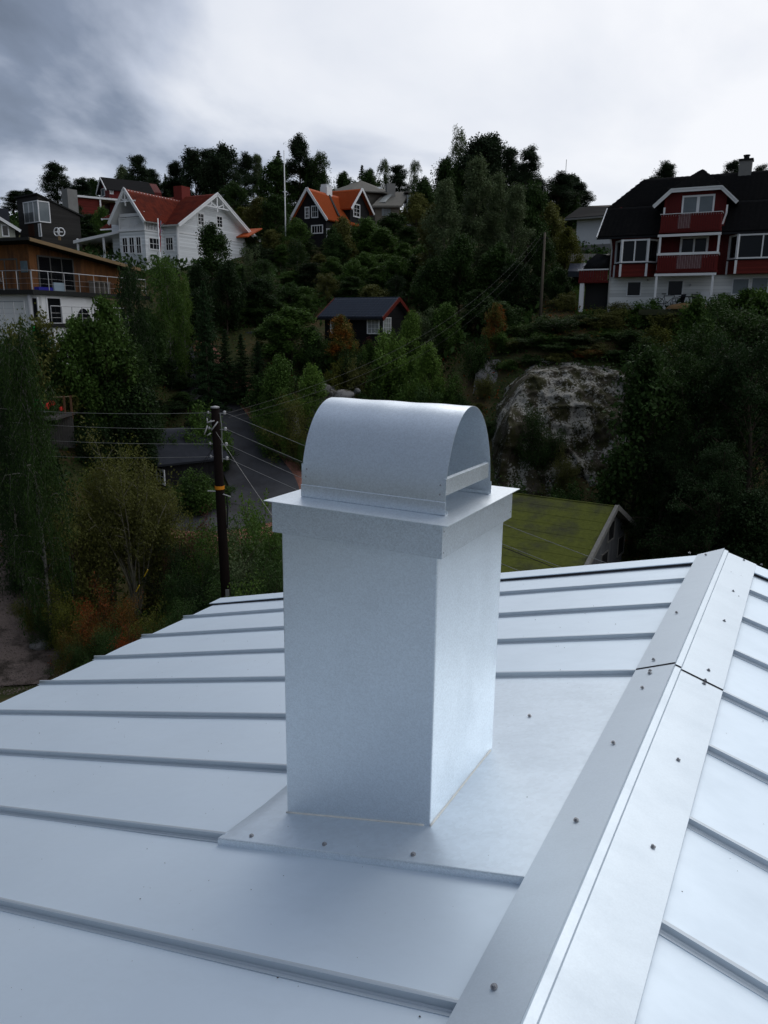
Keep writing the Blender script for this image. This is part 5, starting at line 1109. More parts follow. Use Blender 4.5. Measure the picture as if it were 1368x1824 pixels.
# ------------------------------------------------------------ dark red cabin behind the white villa
h=House('red_hill_house','dark red house with black roof on the hill behind the white villa','house',195,352,92,35); q=h.q; e=h.e
z_=q(195,334,'y').z; za=q(177,322,'x').z; ya_=q(170,340,'x').y
h.prism('outer_wall',M_REDW,[(0,0,-8),(0,3.2,-8),(0,3.2,z_),(0,1.6,za),(0,0,z_)],(6,0,0)); h.prism('roof',M_BTILE,[(-.4,-.4,z_-.25),(-.4,1.6,za+.12),(-.4,1.6,za),(-.4,-.4,z_-.35)],(5.5,0,0)); h.prism('roof',M_BTILE,[(-.4,3.6,z_-.25),(-.4,1.6,za+.12),(-.4,1.6,za),(-.4,3.6,z_-.35)],(5.5,0,0))
for yy in (-.45,3.65): h.bar('bargeboard',M_WHITE,(-.45,yy,z_-.35),(-.45,1.6,za+.05),.06,.14)
h.winp('x',0,(180.5,338),(187,348),nx=1,ny=1,mp=M_CURT,fw=.06); h.winp('y',0,(196,337),(201,345),nx=1,ny=1,mp=M_CURTW,fw=.06)
p=q(250,343,'y',2); h.prism('wing_gable',M_BLK,[(p.x-1.8,1.,-8),(p.x+1.8,1.,-8),(p.x+1.8,1,p.z-1.6),(p.x,1.,p.z+.2),(p.x-1.8,1.,p.z-1.6)],(0,4,0))
for k in (-1,1): h.bar('bargeboard',M_WHITE,(p.x+k*2,.7,p.z-1.7),(p.x,.7,p.z+.3),.06,.14)
A=q(125,352,'y',-2);B=q(215,350,'y',-2); zz=q(172,353,'y',-2).z; h.box('carport_roof',M_WHITE,A.x,B.x+2,-2,2,zz-.05,zz+.14); h.box('outer_wall',M_REDH,A.x+.5,q(180,350,'y',-1.6).x,-1.6,2,-8,zz-.06); h.box('carport_post',M_WHITE,q(177,360,'y',-1.8).x,q(177,360,'y',-1.8).x+.15,-1.9,-1.75,-3,zz)
# ------------------------------------------------------------ white house half hidden right of the trees
h=House('white_hill_house','white house with dark hipped roof behind the trees left of the red house','house',1023,470,76,-35); q=h.q; e=h.e
ez=q(1040,388,'y').z; x1_=q(1075,400,'y').x+2; z1_=q(1000,360,'y',3).z
h.box('outer_wall',mat('white_stucco',(.66,.67,.68),.8,var=.06),0,x1_,0,6,-6,ez); h.box('foundation',M_CONC,-.05,x1_+.05,-.05,6,-8,q(1050,436,'y').z)
zf=q(1060,372,'y',3).z+.3
h.prism('roof',M_BTILE,[(-1,-.6,ez-.1),(x1_+1,-.6,ez-.1),(x1_-1,3,ez+1.0),(-1.,3,ez+1.3)],(0,0,.12)); h.prism('roof',M_BTILE,[(-1,6.6,ez-.1),(x1_+1,6.6,ez-.1),(x1_-1,3,ez+1.0),(-1.,3,ez+1.3)],(0,0,.12))
h.bar('gutter',M_CONC,(-1,-.65,ez-.12),(x1_+1,-.65,ez-.12),.1,.14); 
p=q(1067,470,'y',-1.5)
t=thing('wooden_fence','pale grey board fence below the white hill house behind the leaning trees','fence',at(1012,468,70)); p0=at(1012,468,70)
for i in range(20): MB().box(i*.165,i*.165+.14,-.015,.015,-.6,.75).build('board',M_CONC,t)
car('grey car glimpsed behind the lawn left of the big red house',at(1036,505,60),R(70),mat('grey_car_paint',(.09,.10,.13),.3,metal=.3))
# rear roof right of it
h=House('brown_hill_house','low brown-roofed house on the skyline between the white house and the red house','house',1075,400,95,-20); q=h.q
z_=q(1060,372,'y').z; h.box('outer_wall',M_BLK,-3,5,0,5,-6,z_-.3); h.prism('roof',mat('brown_roof',(.04,.028,.022),.8),[(-3.6,-.6,z_-.6),(5,-.6,z_-.6),(4,2.5,z_+.7),(-2.4,2.5,z_+.7)],(0,0,-.15))
# gazebo and glass-railed terrace on the dark wall behind the villa
h=House('terrace_building','dark flat-roofed building with a glass-railed roof terrace behind the white villa','building',452,400,92,160); q=h.q
zz=q(420,362,'y').z
h=House('terrace_building_body','x','building',452,400,92,0); bpy.data.objects.remove(bpy.data.objects['terrace_building']); h.e.name='terrace_building'; h.e['label']='dark flat-roofed building with a glass-railed roof terrace behind the white villa'
q=h.q; zz=q(420,366).z; xl=q(385,366).x; e=h.e; h.box('outer_wall',M_BLK,xl-1,.4,0,5,-6,zz)
A=q(386,352).z; gr=glass('rail_glass',(.16,.17,.18),.2)
for i in range(6): x=xl+(0-xl)*i/6; h.box('glass_panel',gr,x+.03,x+(-xl)/6-.03,.0,.02,zz+.05,A-(i*.16)+.3); 
g=thing('gazebo','small gazebo with pale hipped canopy standing on the glass-railed roof terrace','gazebo',h.o+Vector((q(407,366).x,1.5,zz))); z5=q(407,352).z-zz
b=MB(); b.add([(-1.8,-1.3,z5),(1.8,-1.3,z5),(1.8,1.3,z5),(-1.8,1.3,z5),(-.2,0,z5+.7),(.2,0,z5+.7),(-1.8,-1.3,z5-.12),(1.8,-1.3,z5-.12),(1.8,1.3,z5-.12),(-1.8,1.3,z5-.12)],[(0,1,5,4),(1,2,5),(2,3,4,5),(3,0,4),(0,6,7,1),(1,7,8,2),(2,8,9,3),(3,9,6,0)]); b.build('canopy',mat('gazebo_canvas',(.18,.22,.24),.8),g)
for sx in (-1.6,1.6):
    for sy in (-1.1,1.1): MB().box(sx-.05,sx+.05,sy-.05,sy+.05,-.1,z5-.1).build('post',M_CONC,g)
# dark lower roof behind willow etc. : picket stakes below the cabin
M_STK=mat('grey_stakes',(.085,.07,.055),.9,var=.3)
for (pa,pb,py,D,lab) in ((600,672,662,51,'row of thin weathered stakes below the small black cabin'),(540,580,668,50,'shorter row of thin stakes left below the autumn tree'),(834,845,700,46,'few upright reddish sticks by the grey rock right of the cowl')):
    t=thing('stake_fence',lab,'fence',at(pa,py,D)); n=int((pb-pa)/1.9); p0=at(pa,py,D);p1=at(pb,py,D)
    for i in range(n):
        p=p0+(p1-p0)*(i+rnd.random()*.5)/n-p0; zz=gz((p0+p).x,(p0+p).y)-p0.z; MB().tube([(p.x,p.y,zz-.4),(p.x+rnd.uniform(-.05,.05),p.y,zz+rnd.uniform(.7,1.15))],.018,4).build('stake',M_STK,t)
# white crate
o=MB(); 
for i in range(5): o.box(i*.2,i*.2+.12,0,.03,0,.55)
o.box(0,.92,.03,.05,.05,.12).box(0,.92,.03,.05,.42,.5)
o=o.build('white_pallet',mat('pale_blue_white',(.28,.33,.35),.7),None,loc=at(700,650,49)); tag(o,'pale blue-white slatted pallet among the leaves below the cabin','pallet')
# retaining board wall with toys on it, far left
t=thing('board_wall','grey upright board wall below the birch at the left picture edge','wall',at(-5,785,35)); p0=at(-5,785,35); p1=at(132,765,37); mb_=mat('grey_boards_wall',(.085,.08,.075),.85,var=.3,vscale=6); zt=at(60,738,36).z
for i in range(30):
    p=p0+(p1-p0)*i/30-p0; MB().box(p.x,p.x+.10,p.y,p.y+.04,-.6,zt-p0.z+rnd.uniform(-.02,.02)).build('board',mb_,t)
r=MB().tube([p0+Vector((0,0,zt-p0.z+.75))-p0,p1-p0+Vector((0,0,zt-p1.z+.75))],.02,5).build('rope_rail',mat('rope',(.25,.2,.13),.8),t)
for k in (.35,.72,.9,.99): p=(p1-p0)*k; MB().box(p.x-.04,p.x+.04,p.y-.04,p.y+.04,zt-p0.z-.3,zt-p0.z+.8).build('post',mat('brown_post',(.13,.07,.04),.8),t)
MB().box(0,(p1-p0).x,.06,2.6+(p1-p0).y*0,zt-p0.z-.15,zt-p0.z-.04).build('deck',mb_,t)
def toy(px,py,s,m,label,seed):
    import bmesh
    t=thing('garden_toy',label,'toy',at(px,py,35.5)); rg=random.Random(seed)
    MB().lathe([(.16*s,0),(.22*s,.12*s),(.13*s,.3*s),(.15*s,.42*s),(.04*s,.55*s)],(0,0,0),10).build('body',m,t,smooth=True)
    for k in range(5): a=k*1.25; MB().tube([(0,0,.2*s),(.25*s*math.cos(a),.1*s*math.sin(a),.38*s),(.36*s*math.cos(a),.16*s*math.sin(a),.6*s if k%2 else .15*s)],[.05*s,.035*s,.02*s],6).build('petal',m,t,smooth=True)
    return t
toy(67,731,.95,mat('toy_green',(.02,.5,.09),.4),'bright green plastic garden toy on the board wall left',1); toy(84,729,.55,mat('toy_red',(.5,.03,.02),.4),'red plastic toy just right of the bright green one',2); toy(109,732,.36,MATS['toy_red'],'smallest red toy at the right end of the board wall',3); toy(94,722,.36,MATS['toy_red'],'upper red toy between the two other red toys on the wall',4)
o=MB().box(0,1.0,0,.5,0,.28).build('storage_crate',mat('grey_plastic',(.16,.19,.20),.5),None,loc=at(14,738,35.5)); tag(o,'pale grey plastic crate on the board wall left of the toys','crate')
o=MB().box(0,.8,0,.5,0,.30).build('storage_crate',MATS['grey_plastic'],None,loc=at(46,736,35.8)); tag(o,'grey plastic crate right behind the bright green toy','crate')
# green play ball / flower pot by the timber house
b=MB(); b.lathe([(.02,-.2),(.16,-.12),(.2,0),(.16,.12),(.02,.2)],(0,0,0),12); o=b.build('green_ball',MATS['toy_green'],None,smooth=True,loc=at(64,587,38)); tag(o,'small green ball in the bush below the timber house','ball')
# ------------------------------------------------------------ flagpoles, antenna, street pole
def pole(name,label,cat,p0,top,r,m):
    t=thing(name,label,cat,p0); MB().tube([(0,0,-.5),(0,0,top-p0.z)],[r,r*.6],8).build('pole',m,t,smooth=True); return t
p=at(291,560,52); t=pole('flagpole','white flagpole with a long red white and blue pennant before the white villa','flagpole',p,at(291,389,52).z,.055,M_WHITE)
b=MB(); n=26; tp=at(291,391,52).z-p.z; L_=(445-391)/1410*52
for i in range(n+1):
    f=i/n; wd=.20*(1-f)+.02
    for j in range(2): b.v.append((.05+.02*math.sin(i*.9)+(wd*j)*(.8+.2*math.sin(i)), .05*math.sin(i*1.1)*j, tp-f*L_-.1*j*(1-f)))
for i in range(n): b.f.append((2*i,2*i+1,2*i+3,2*i+2))
m=mat('pennant_cloth',(.34,.03,.04),.8); nt_=m.node_tree; pp=[x for x in nt_.nodes if x.type=='BSDF_PRINCIPLED'][0]; tc_=N(nt_,'ShaderNodeTexCoord'); sx_=N(nt_,'ShaderNodeSeparateXYZ'); L(nt_,tc_,'Generated',sx_,0)
cr=ramp(nt_,sx_.outputs[0],[(0,(.34,.03,.04)),(.38,(.34,.03,.04)),(.42,(.6,.6,.62)),(.5,(.02,.03,.16)),(.62,(.02,.03,.16)),(.66,(.6,.6,.62)),(.74,(.34,.03,.04))],'CONSTANT'); nt_.links.new(cr,pp.inputs['Base Color'])
o=b.build('pennant',m,t,smooth=True); o.modifiers.new('t','SOLIDIFY').thickness=.004
p=at(510,470,74); pole('flagpole','tall bare white flagpole left of the orange roofed house','flagpole',p,at(509,268,74).z,.07,M_WHITE)
p=at(1001,420,98); pole('antenna_mast','thin antenna mast rising over the pines left of the red house','antenna',p,at(1000,284,98).z,.05,M_CONC)
pb=at(962,575,50); t=pole('utility_pole','slim brown utility pole standing in the trees left of the red house','pole',pb,at(963,414,50).z,.11,mat('pole_wood',(.10,.085,.065),.9,var=.2)); PB=at(963,424,50)
MB().bar((-.25,0,PB.z-pb.z),(.25,0,PB.z-pb.z),.05,.05).build('crossarm',M_DARK,t)
p=gp(96,24.5); pole('lamp_post','short black post among the autumn shrubs at lower left','post',p,at(94,990,24.5).z,.055,M_DARK)
# big tarred pole with its hardware
PD=20.; pt_=at(383,726,PD); pbm=at(389,1060,PD*.99); base=Vector((pt_.x+.12,pt_.y+.02,gz(pt_.x,pt_.y)-.4))
m_tar=mat('tarred_wood',(.009,.006,.0055),.9,spec=.08,var=.35,vscale=9,bump=.4,bscale=20,stretch=(1,1,.15)); PO=Vector((pt_.x,pt_.y,0))
t=thing('utility_pole','dark tarred wooden utility pole with insulators and an orange band left of the chimney','pole',(pt_.x,pt_.y,base.z))
tz_=lambda py:at(385,py,PD).z-base.z; lx=lambda px,py:at(px,py,PD).x-pt_.x; H_=pt_.z-base.z
def cxp(z): return .12*(1-z/H_)
MB().tube([(.12,.02,0),(.06,.01,H_*.5),(0,0,H_)],[.145,.13,.108],16).build('shaft',m_tar,t,smooth=True)
MB().lathe([(.118,0),(.118,.03),(.0,.06)],(0,0,H_-.01),16).build('pole_cap',mat('zinc_cap',(.30,.30,.31),.5,metal=.6),t)
zz=tz_(868); MB().lathe([(.128,-.045),(.128,.045)],(cxp(zz),0,zz),18).build('orange_band',mat('orange_band_paint',(.62,.22,.015),.5),t)
M_PORC=mat('insulator_porcelain',(.42,.42,.43),.25); M_IRON=mat('galvanised_iron',(.26,.27,.28),.5,metal=.6)
c_=MB().tube([(.135,-.06,tz_(735)),(.165,-.06,tz_(760)),(.15,-.06,tz_(800)),(.15,-.06,tz_(822))],.012,6); c_.build('cable_riser',M_IRON,t)
INS=[];INL=[]
for py in (736,765,792,817):
    z=tz_(py); x=cxp(z)
    MB().bar((x+.08,-.02,z),(x+.26,-.05,z),.03,.02).build('bracket',M_IRON,t); MB().lathe([(.02,-.05),(.045,-.03),(.03,0),(.045,.03),(.02,.05)],(x+.25,-.05,z+.02),10).build('insulator',M_PORC,t,smooth=True); INS.append(Vector((pt_.x+x+.27,pt_.y-.05,base.z+z+.02)))
for py in (735,763,790,813):
    z=tz_(py); x=cxp(z); MB().bar((x-.08,-.02,z),(x-.17,-.05,z),.03,.02).build('bracket',M_IRON,t); MB().lathe([(.015,-.035),(.032,-.02),(.02,0),(.032,.02),(.015,.035)],(x-.17,-.05,z+.01),10).build('insulator',M_PORC,t,smooth=True); INL.append(Vector((pt_.x+x-.19,pt_.y-.05,base.z+z)))
for (a_,b_) in (((371,752),(379,748)),((372,757),(366,773)),((379,765),(390,750)),((371,744),(372,752)),((378,770),(371,775)),((384,748),(371,752))): 
    MB().tube([(lx(*a_),-.15,tz_(a_[1])),(lx(*b_),-.14,tz_(b_[1]))],.018,6).build('clamp',M_PORC,t,smooth=True)
for s_ in (-1,1):
    z=tz_(874 if s_<0 else 879); MB().tube([(cxp(z)+.1*s_,-.08,z),(cxp(z)+.3*s_,-.12,z+(.02 if s_<0 else -.06))],.014,6).build('clamp',M_PORC,t)
z=tz_(905); MB().tube([(cxp(z)+.17,-.02,tz_(880)),(cxp(z)+.19,-.03,z),(cxp(z)+.155,-.03,tz_(940))],.02,6).build('cable_riser',M_DARK,t); z=tz_(1052); MB().box(cxp(z)+.03,cxp(z)+.12,-.17,-.12,z-.25,z+.08).build('guard_plate',M_IRON,t)
M_WIRE=mat('bare_wire',(.34,.34,.33),.5,metal=.5); M_WIRED=mat('insulated_wire',(.02,.02,.02),.6)
def wire(a,b_,sag,label,r=.006,m=None,n=28,group=None):
    a=Vector(a);b_=Vector(b_); P=[a+(b_-a)*(i/n)-Vector((0,0,sag*4*(i/n)*(1-i/n))) for i in range(n+1)]
    o=MB().tube([p-a for p in P],r,5,False).build('power_line',m or M_WIRE,None,loc=a); return tag(o,label,'wire',group)
EA=[at(1560,1105,9.0),at(1560,1180,9.0),at(1560,1250,9.0),at(1560,1330,9.0)]
for i,(mm,en) in enumerate((((912,915),0),((895,945),0),((893,980),0),((892,1005),0))):
    # the line passes through the seen point at half the way
    D2=13.; p=at(*mm,D2); a=INS[i]; k=1.75; end=a+(p-a)*k; end.z-=.25
    wire(a,end,.10,('topmost','second highest','third highest','lowest')[i]+' wire running from the tarred pole to the right behind the chimney',.0055)
p=at(*(894,948),13.2); a=INS[1]+Vector((0,.1,-.05)); wire(a,a+(p-a)*1.75+Vector((0,0,-.25)),.12,'black insulated cable just under the second wire right of the chimney',.007,M_WIRED)
for i,(py,px) in enumerate(((722,-60),(744,-60),(772,-60),(803,-60))):
    wire(INL[i],at(px,py,26+i),.12,('topmost','second','third','lowest')[i]+' of the four wires running left from the tarred pole',.005)
for i,(dz,dx) in enumerate(((0,-.25),(.0,0),(-.05,.25))):
    wire(INS[0]+Vector((.05,.15,-.02-.12*i)),PB+Vector((dx,0,dz)),1.35+.25*i,('upper','middle','lower')[i]+' wire sagging from the tarred pole up to the far slim pole',.003,mat('dull_wire',(.10,.10,.10),.6) if i<2 else M_WIRED)
a=Vector((pt_.x+.02,pt_.y-.12,base.z+tz_(768))); wire(a,at(486,920,17.5),.02,'thin stay wire slanting down right from the tarred pole to the bushes',.004)
wire(Vector((pt_.x-.05,pt_.y-.12,base.z+tz_(795))),at(338,856,26),.0,'thin dark stay wire from the tarred pole towards the black house',.006,M_WIRED)
g0=at(238,1062,21.5); g1_=Vector((pt_.x-.1,pt_.y-.1,base.z+tz_(800))); wire(g1_,g0,.03,'guy wire of the tarred pole slanting down left over the willow',.005,M_WIRED)
for k,lab in ((.80,'upper'),(.915,'lower')): 
    a=g1_+(g0-g1_)*k; b_=g1_+(g0-g1_)*(k+.05); tag(MB().tube([Vector((0,0,0)),b_-a],.016,8).build('guy_marker',mat('yellow_plastic',(.55,.36,.02),.5) if 'yellow_plastic' not in MATS else MATS['yellow_plastic'],None,loc=a),lab+' yellow sleeve on the guy wire before the willow','marker')
o=MB().tube([(0,0,0),(.04,0,.16),(.09,0,.42)],[.03,.025,.015],8).build('red_marker',mat('red_plastic',(.55,.02,.015),.5),None,smooth=True,loc=gp(120,23.8)+Vector((0,0,.15))); tag(o,'short bent red plastic marker by the gravel drive','marker')
o=MB().tube([at(400,547,58)-at(400,547,58),at(440,553,58)-at(400,547,58),at(490,559,57)-at(400,547,58)],.03,5).build('barrier_tape',mat('orange_tape',(.30,.06,.02),.7),None,loc=at(400,547,58)); tag(o,'orange barrier tape strung across the slope below the white villa','tape')
# ================================================================== TREES AND SHRUBS
# skyline
for a in [
 ('pine',20,104,338,'pine','small pine on the skyline at the left picture edge',59),('pine',40,100,336,'pine','thin-crowned small pine behind the dark slate house',44),
 ('pine',99,104,290,'pine','tall round-topped pine on the skyline above the slate house',75),('pine',134,102,316,'pine','lower pine just right of the tall round-topped one',54),('spruce',166,100,330,'dark','small dark spruce on the skyline left of the red hill house',26),
 ('broad',214,104,302,'grey','grey-green round tree on the skyline above the white villa gable',40),('pine',243,100,276,'pine','tall pine with a narrow top above the white villa roof',59),('pine',275,104,300,'pine','pine with two tips right of the tall villa pine',57),('spruce',293,104,306,'dark','narrow dark spruce between pines above the villa chimney',30),
 ('pine',325,102,288,'pine','pine at the left end of the dark skyline clump',65),('broad',352,100,268,'pine','dark broad tree, left one of the tall skyline clump',70),('pine',372,104,262,'pine','dark pine in the middle of the tall skyline clump',78),('broad',398,101,264,'pine','very dark broad tree, right of middle in the skyline clump',70),('pine',425,104,272,'pine','pine at the right end of the dark skyline clump',65),('pine',456,106,274,'grey','slender see-through pine between the clump and the spruce',36),
 ('broad',486,96,288,'dark','big dark tree behind the bare flagpole',70),('spruce',497,98,262,'dark','dark spruce immediately behind the bare flagpole tip',60),('pine',531,97,237,'pine','tallest pine with open crown right of the flagpole',78),('birch',575,96,268,'dark','dark drooping birch right of the tallest pine',62),('broad',560,98,290,'dark','dark tree between the tallest pine and the drooping birch',60),
 ('broad',615,108,312,'dark','low dark tree behind the pyramid roof, left',50),('spruce',645,108,290,'pine','spruce tip right behind the pyramid roof',44),('birch',688,110,281,'grey','thin pale birch on the skyline behind the grey roof chimney',40),('pine',712,106,292,'pine','dark bushy pine right of the grey roof chimney',59),('birch',741,112,284,'grey','thin pale birch right of the bushy pine',34),('spruce',757,104,312,'dark','little dark spruce at the left foot of the tall tree mass',26),('broad',662,104,308,'dark','dark tree filling the gap above the pyramid roof',50),
 ('birch',818,100,233,'grey','airy grey-green birch at the top left of the tall mass',62),('broad',845,96,244,'pine','tallest dark broad tree of the skyline mass',98),('broad',880,98,252,'pine','dark broad tree right behind the tallest one',74),('pine',905,100,262,'pine','dark pine between the tall mass and the leaning pine',67),('pine',932,96,262,'pine','pine with a bent top left of the antenna mast',67),('broad',800,94,290,'dark','dark tree left below the tallest broad tree',70),
 ('pine',985,92,306,'pine','broad pine under the antenna mast',85),('pine',960,94,320,'pine','dark pine left under the antenna mast',72),('pine',1042,96,325,'pine','small separate pine between antenna mast and red house',57),('broad',1010,94,345,'dark','dark low tree below the antenna mast',60),
 ('pine',1172,92,290,'pine','pine tip rising behind the ridge of the red house',78),('pine',1308,90,286,'pine','pine tip behind the red house chimney, left',52),('pine',1357,90,292,'pine','pine tip behind the red house at the right edge',46),('sparse',1094,80,352,'grey','wispy sapling beside the red house hip',24)]: plant(*a)
rg=random.Random(77); x=168; n_=0; ORDS='first second third fourth fifth sixth seventh eighth ninth tenth eleventh twelfth thirteenth fourteenth fifteenth sixteenth seventeenth eighteenth nineteenth twentieth twenty-first twenty-second twenty-third twenty-fourth twenty-fifth twenty-sixth'.split()
while x<1045 and n_<26:
    if not 625<x<735: plant(rg.choice(('broad','broad','spruce')),x,rg.uniform(106,112),rg.uniform(318,342) if x<780 else rg.uniform(300,345),rg.choice(('dark','pine','dark','mid')),'dark tree filling the skyline between the taller ones, '+ORDS[n_]+' from the left',rg.uniform(52,66),group='dark trees filling the skyline'); n_+=1
    x+=33
# second storey of the hill: between and before the houses
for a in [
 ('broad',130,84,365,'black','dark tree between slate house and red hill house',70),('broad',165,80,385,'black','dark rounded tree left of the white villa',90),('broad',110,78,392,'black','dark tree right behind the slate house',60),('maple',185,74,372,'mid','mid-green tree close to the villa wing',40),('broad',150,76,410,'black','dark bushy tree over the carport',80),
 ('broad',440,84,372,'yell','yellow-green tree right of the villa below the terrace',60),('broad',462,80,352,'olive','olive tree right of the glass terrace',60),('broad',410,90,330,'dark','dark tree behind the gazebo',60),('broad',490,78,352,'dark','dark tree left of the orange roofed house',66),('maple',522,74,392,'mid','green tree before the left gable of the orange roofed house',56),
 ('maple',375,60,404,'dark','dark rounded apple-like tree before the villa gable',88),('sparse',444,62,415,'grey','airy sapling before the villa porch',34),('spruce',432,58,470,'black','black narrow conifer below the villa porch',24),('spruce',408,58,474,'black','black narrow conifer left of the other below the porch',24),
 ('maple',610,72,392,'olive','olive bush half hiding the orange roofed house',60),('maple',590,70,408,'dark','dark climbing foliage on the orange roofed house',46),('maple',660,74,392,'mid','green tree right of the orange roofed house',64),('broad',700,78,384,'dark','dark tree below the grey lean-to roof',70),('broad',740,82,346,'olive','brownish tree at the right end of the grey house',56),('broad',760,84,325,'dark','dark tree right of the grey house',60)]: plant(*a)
G='broadleaf trees of the wooded slope below the orange roofed house'
rg=random.Random(21)
k_=0; ORD=('first','second','third','fourth','fifth','sixth','seventh','eighth','ninth','tenth','eleventh','twelfth','thirteenth','fourteenth','fifteenth')
for row,(D,y0,x0,x1,st) in enumerate([(74,418,445,760,34),(69,440,455,780,36),(64,470,405,800,38),(60,500,420,820,40),(57,528,380,560,34)]):
    x=x0+rg.uniform(0,20); n_=0
    while x<x1:
        leaf=rg.choice(('dark','mid','black','mid','olive','dark'))
        plant(rg.choice(('broad','maple','aspen','birch','aspen')),x,D+rg.uniform(-1.5,1.5),y0+rg.uniform(-14,16),leaf,'leafy tree on the dark wooded slope, '+ORD[n_]+' from the left in the '+('uppermost','second','third','fourth','lowest')[row]+' row',rg.uniform(52,80),group=G); n_+=1; x+=st*rg.uniform(.8,1.2); k_+=1
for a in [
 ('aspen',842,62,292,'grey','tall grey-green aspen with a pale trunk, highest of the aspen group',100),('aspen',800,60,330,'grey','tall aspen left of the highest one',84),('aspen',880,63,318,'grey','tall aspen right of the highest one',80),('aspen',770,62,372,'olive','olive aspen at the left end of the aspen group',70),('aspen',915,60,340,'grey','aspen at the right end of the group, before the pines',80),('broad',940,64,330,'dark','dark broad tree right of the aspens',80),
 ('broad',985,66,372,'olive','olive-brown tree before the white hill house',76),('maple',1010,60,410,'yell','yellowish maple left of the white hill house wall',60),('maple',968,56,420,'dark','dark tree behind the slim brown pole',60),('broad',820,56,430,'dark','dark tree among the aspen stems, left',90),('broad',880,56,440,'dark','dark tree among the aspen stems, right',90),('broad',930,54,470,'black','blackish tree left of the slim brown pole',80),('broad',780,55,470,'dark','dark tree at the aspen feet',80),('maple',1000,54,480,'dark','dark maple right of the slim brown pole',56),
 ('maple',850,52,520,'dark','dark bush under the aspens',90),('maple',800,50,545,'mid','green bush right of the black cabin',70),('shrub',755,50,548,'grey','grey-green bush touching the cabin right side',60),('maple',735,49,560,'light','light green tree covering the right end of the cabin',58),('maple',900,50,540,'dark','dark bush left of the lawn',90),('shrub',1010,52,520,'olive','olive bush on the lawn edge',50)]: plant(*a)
# around the cabin
for a in [
 ('maple',605,50,566,'orange','orange and gold autumn tree before the black cabin window',64),('shrub',662,51,598,'red','reddish shrub under the curtained cabin window',34),('broad',520,51,552,'mid','bright green round bush tree left of the cabin',110),('broad',480,52,565,'mid','green bush tree near the little shed',80),('maple',555,50,585,'dark','dark bush at the left cabin corner',60),
 ('shrub',700,47,590,'light','light green shrub below the right cabin window',60),('maple',770,45,618,'light','light green young maple above the cowl, right',56),('maple',742,46,640,'light','bright young maple right above the cowl top',50),('shrub',690,47,620,'mid','green shrub around the pale pallet',60),('shrub',640,47,640,'olive','olive shrub between stakes and cowl',56),('shrub',800,44,662,'mid','green shrub low right above the cowl',54),('shrub',605,48,640,'yell','yellowish shrub below the autumn tree',50),('shrub',590,50.5,598,'mid','green shrub at the left foot of the black cabin',50),('shrub',655,50,604,'mid','green shrub at the foot of the cabin under the curtained window',60),('shrub',690,49.5,588,'light','light green shrub before the cabin corner window',44),('shrub',625,48.5,622,'dark','dark shrub below the cabin, middle',60),('sparse',640,49,590,'mid','airy green sapling before the cabin wall between its windows',26),('shrub',625,50.5,600,'olive','olive shrub at the cabin foot between its windows',50),('sparse',740,44,640,'light','airy sapling rising just right above the cowl',30),
 ('shrub',720,44,672,'mid','green shrub touching the skyline of the cowl top',70),('shrub',765,43,690,'dark','dark green shrub right behind the cowl top',60),('shrub',660,45,690,'dark','dark scrub behind the cowl top, middle',60),('shrub',820,43,700,'dark','dark scrub behind the right end of the cowl',60)]: plant(*a)
# slope with dark conifers, left centre
for a in [
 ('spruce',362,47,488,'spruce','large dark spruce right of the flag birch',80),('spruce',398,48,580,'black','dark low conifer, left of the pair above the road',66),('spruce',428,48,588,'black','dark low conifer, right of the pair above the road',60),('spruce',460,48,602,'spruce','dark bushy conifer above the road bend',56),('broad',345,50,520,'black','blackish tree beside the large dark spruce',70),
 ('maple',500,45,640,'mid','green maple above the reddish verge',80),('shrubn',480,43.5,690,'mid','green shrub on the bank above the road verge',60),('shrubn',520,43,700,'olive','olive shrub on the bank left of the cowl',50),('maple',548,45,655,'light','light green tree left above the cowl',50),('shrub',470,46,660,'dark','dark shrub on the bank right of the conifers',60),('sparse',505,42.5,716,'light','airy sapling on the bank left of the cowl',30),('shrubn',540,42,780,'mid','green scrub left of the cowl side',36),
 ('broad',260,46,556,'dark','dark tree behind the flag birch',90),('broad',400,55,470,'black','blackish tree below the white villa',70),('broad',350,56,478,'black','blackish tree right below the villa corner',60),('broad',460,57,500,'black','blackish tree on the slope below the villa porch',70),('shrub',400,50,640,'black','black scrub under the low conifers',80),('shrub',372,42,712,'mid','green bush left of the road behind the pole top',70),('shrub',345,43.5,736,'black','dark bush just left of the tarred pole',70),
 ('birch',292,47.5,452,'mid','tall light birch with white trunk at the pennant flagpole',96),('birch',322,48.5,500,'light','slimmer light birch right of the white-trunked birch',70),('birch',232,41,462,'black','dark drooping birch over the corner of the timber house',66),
 ('maple',178,39,545,'mid','big leafy green tree before the white lower wall',110),('maple',140,38.6,575,'mid','leafy green tree left of the big one before the wall',70),('maple',205,39,590,'dark','darker leafy tree below the big one',120),('broad',250,45,600,'dark','dark tree below the white-trunked birch',110),('broad',165,39.5,650,'dark','dark leafy tree lower left centre',130),('broad',285,47,640,'black','dark tree mass left of the road',80),('broad',232,38.5,690,'black','dark tree behind the willow top',110),('shrub',318,48,672,'dark','dark bush left of the upper road, behind the pole wires',80),('shrub',300,45,712,'black','black bush left of the upper road above the house roof',90),('shrub',262,43,720,'dark','dark bush left of the house roof, behind',80),('maple',330,46,700,'dark','dark young tree left of the road between bush and pole',60),('shrub',392,42.5,782,'dark','dark bush between house roof and road, behind the tarred pole',50),('shrub',165,37,742,'black','blackish bush right of the board wall',80),('shrub',215,38,744,'black','blackish bush above the willow top, middle',80),('shrub',268,40.5,742,'dark','dark bush between willow and black house roof',70),('broad',120,39,650,'black','dark tree above the board wall',90)]: plant(*a)
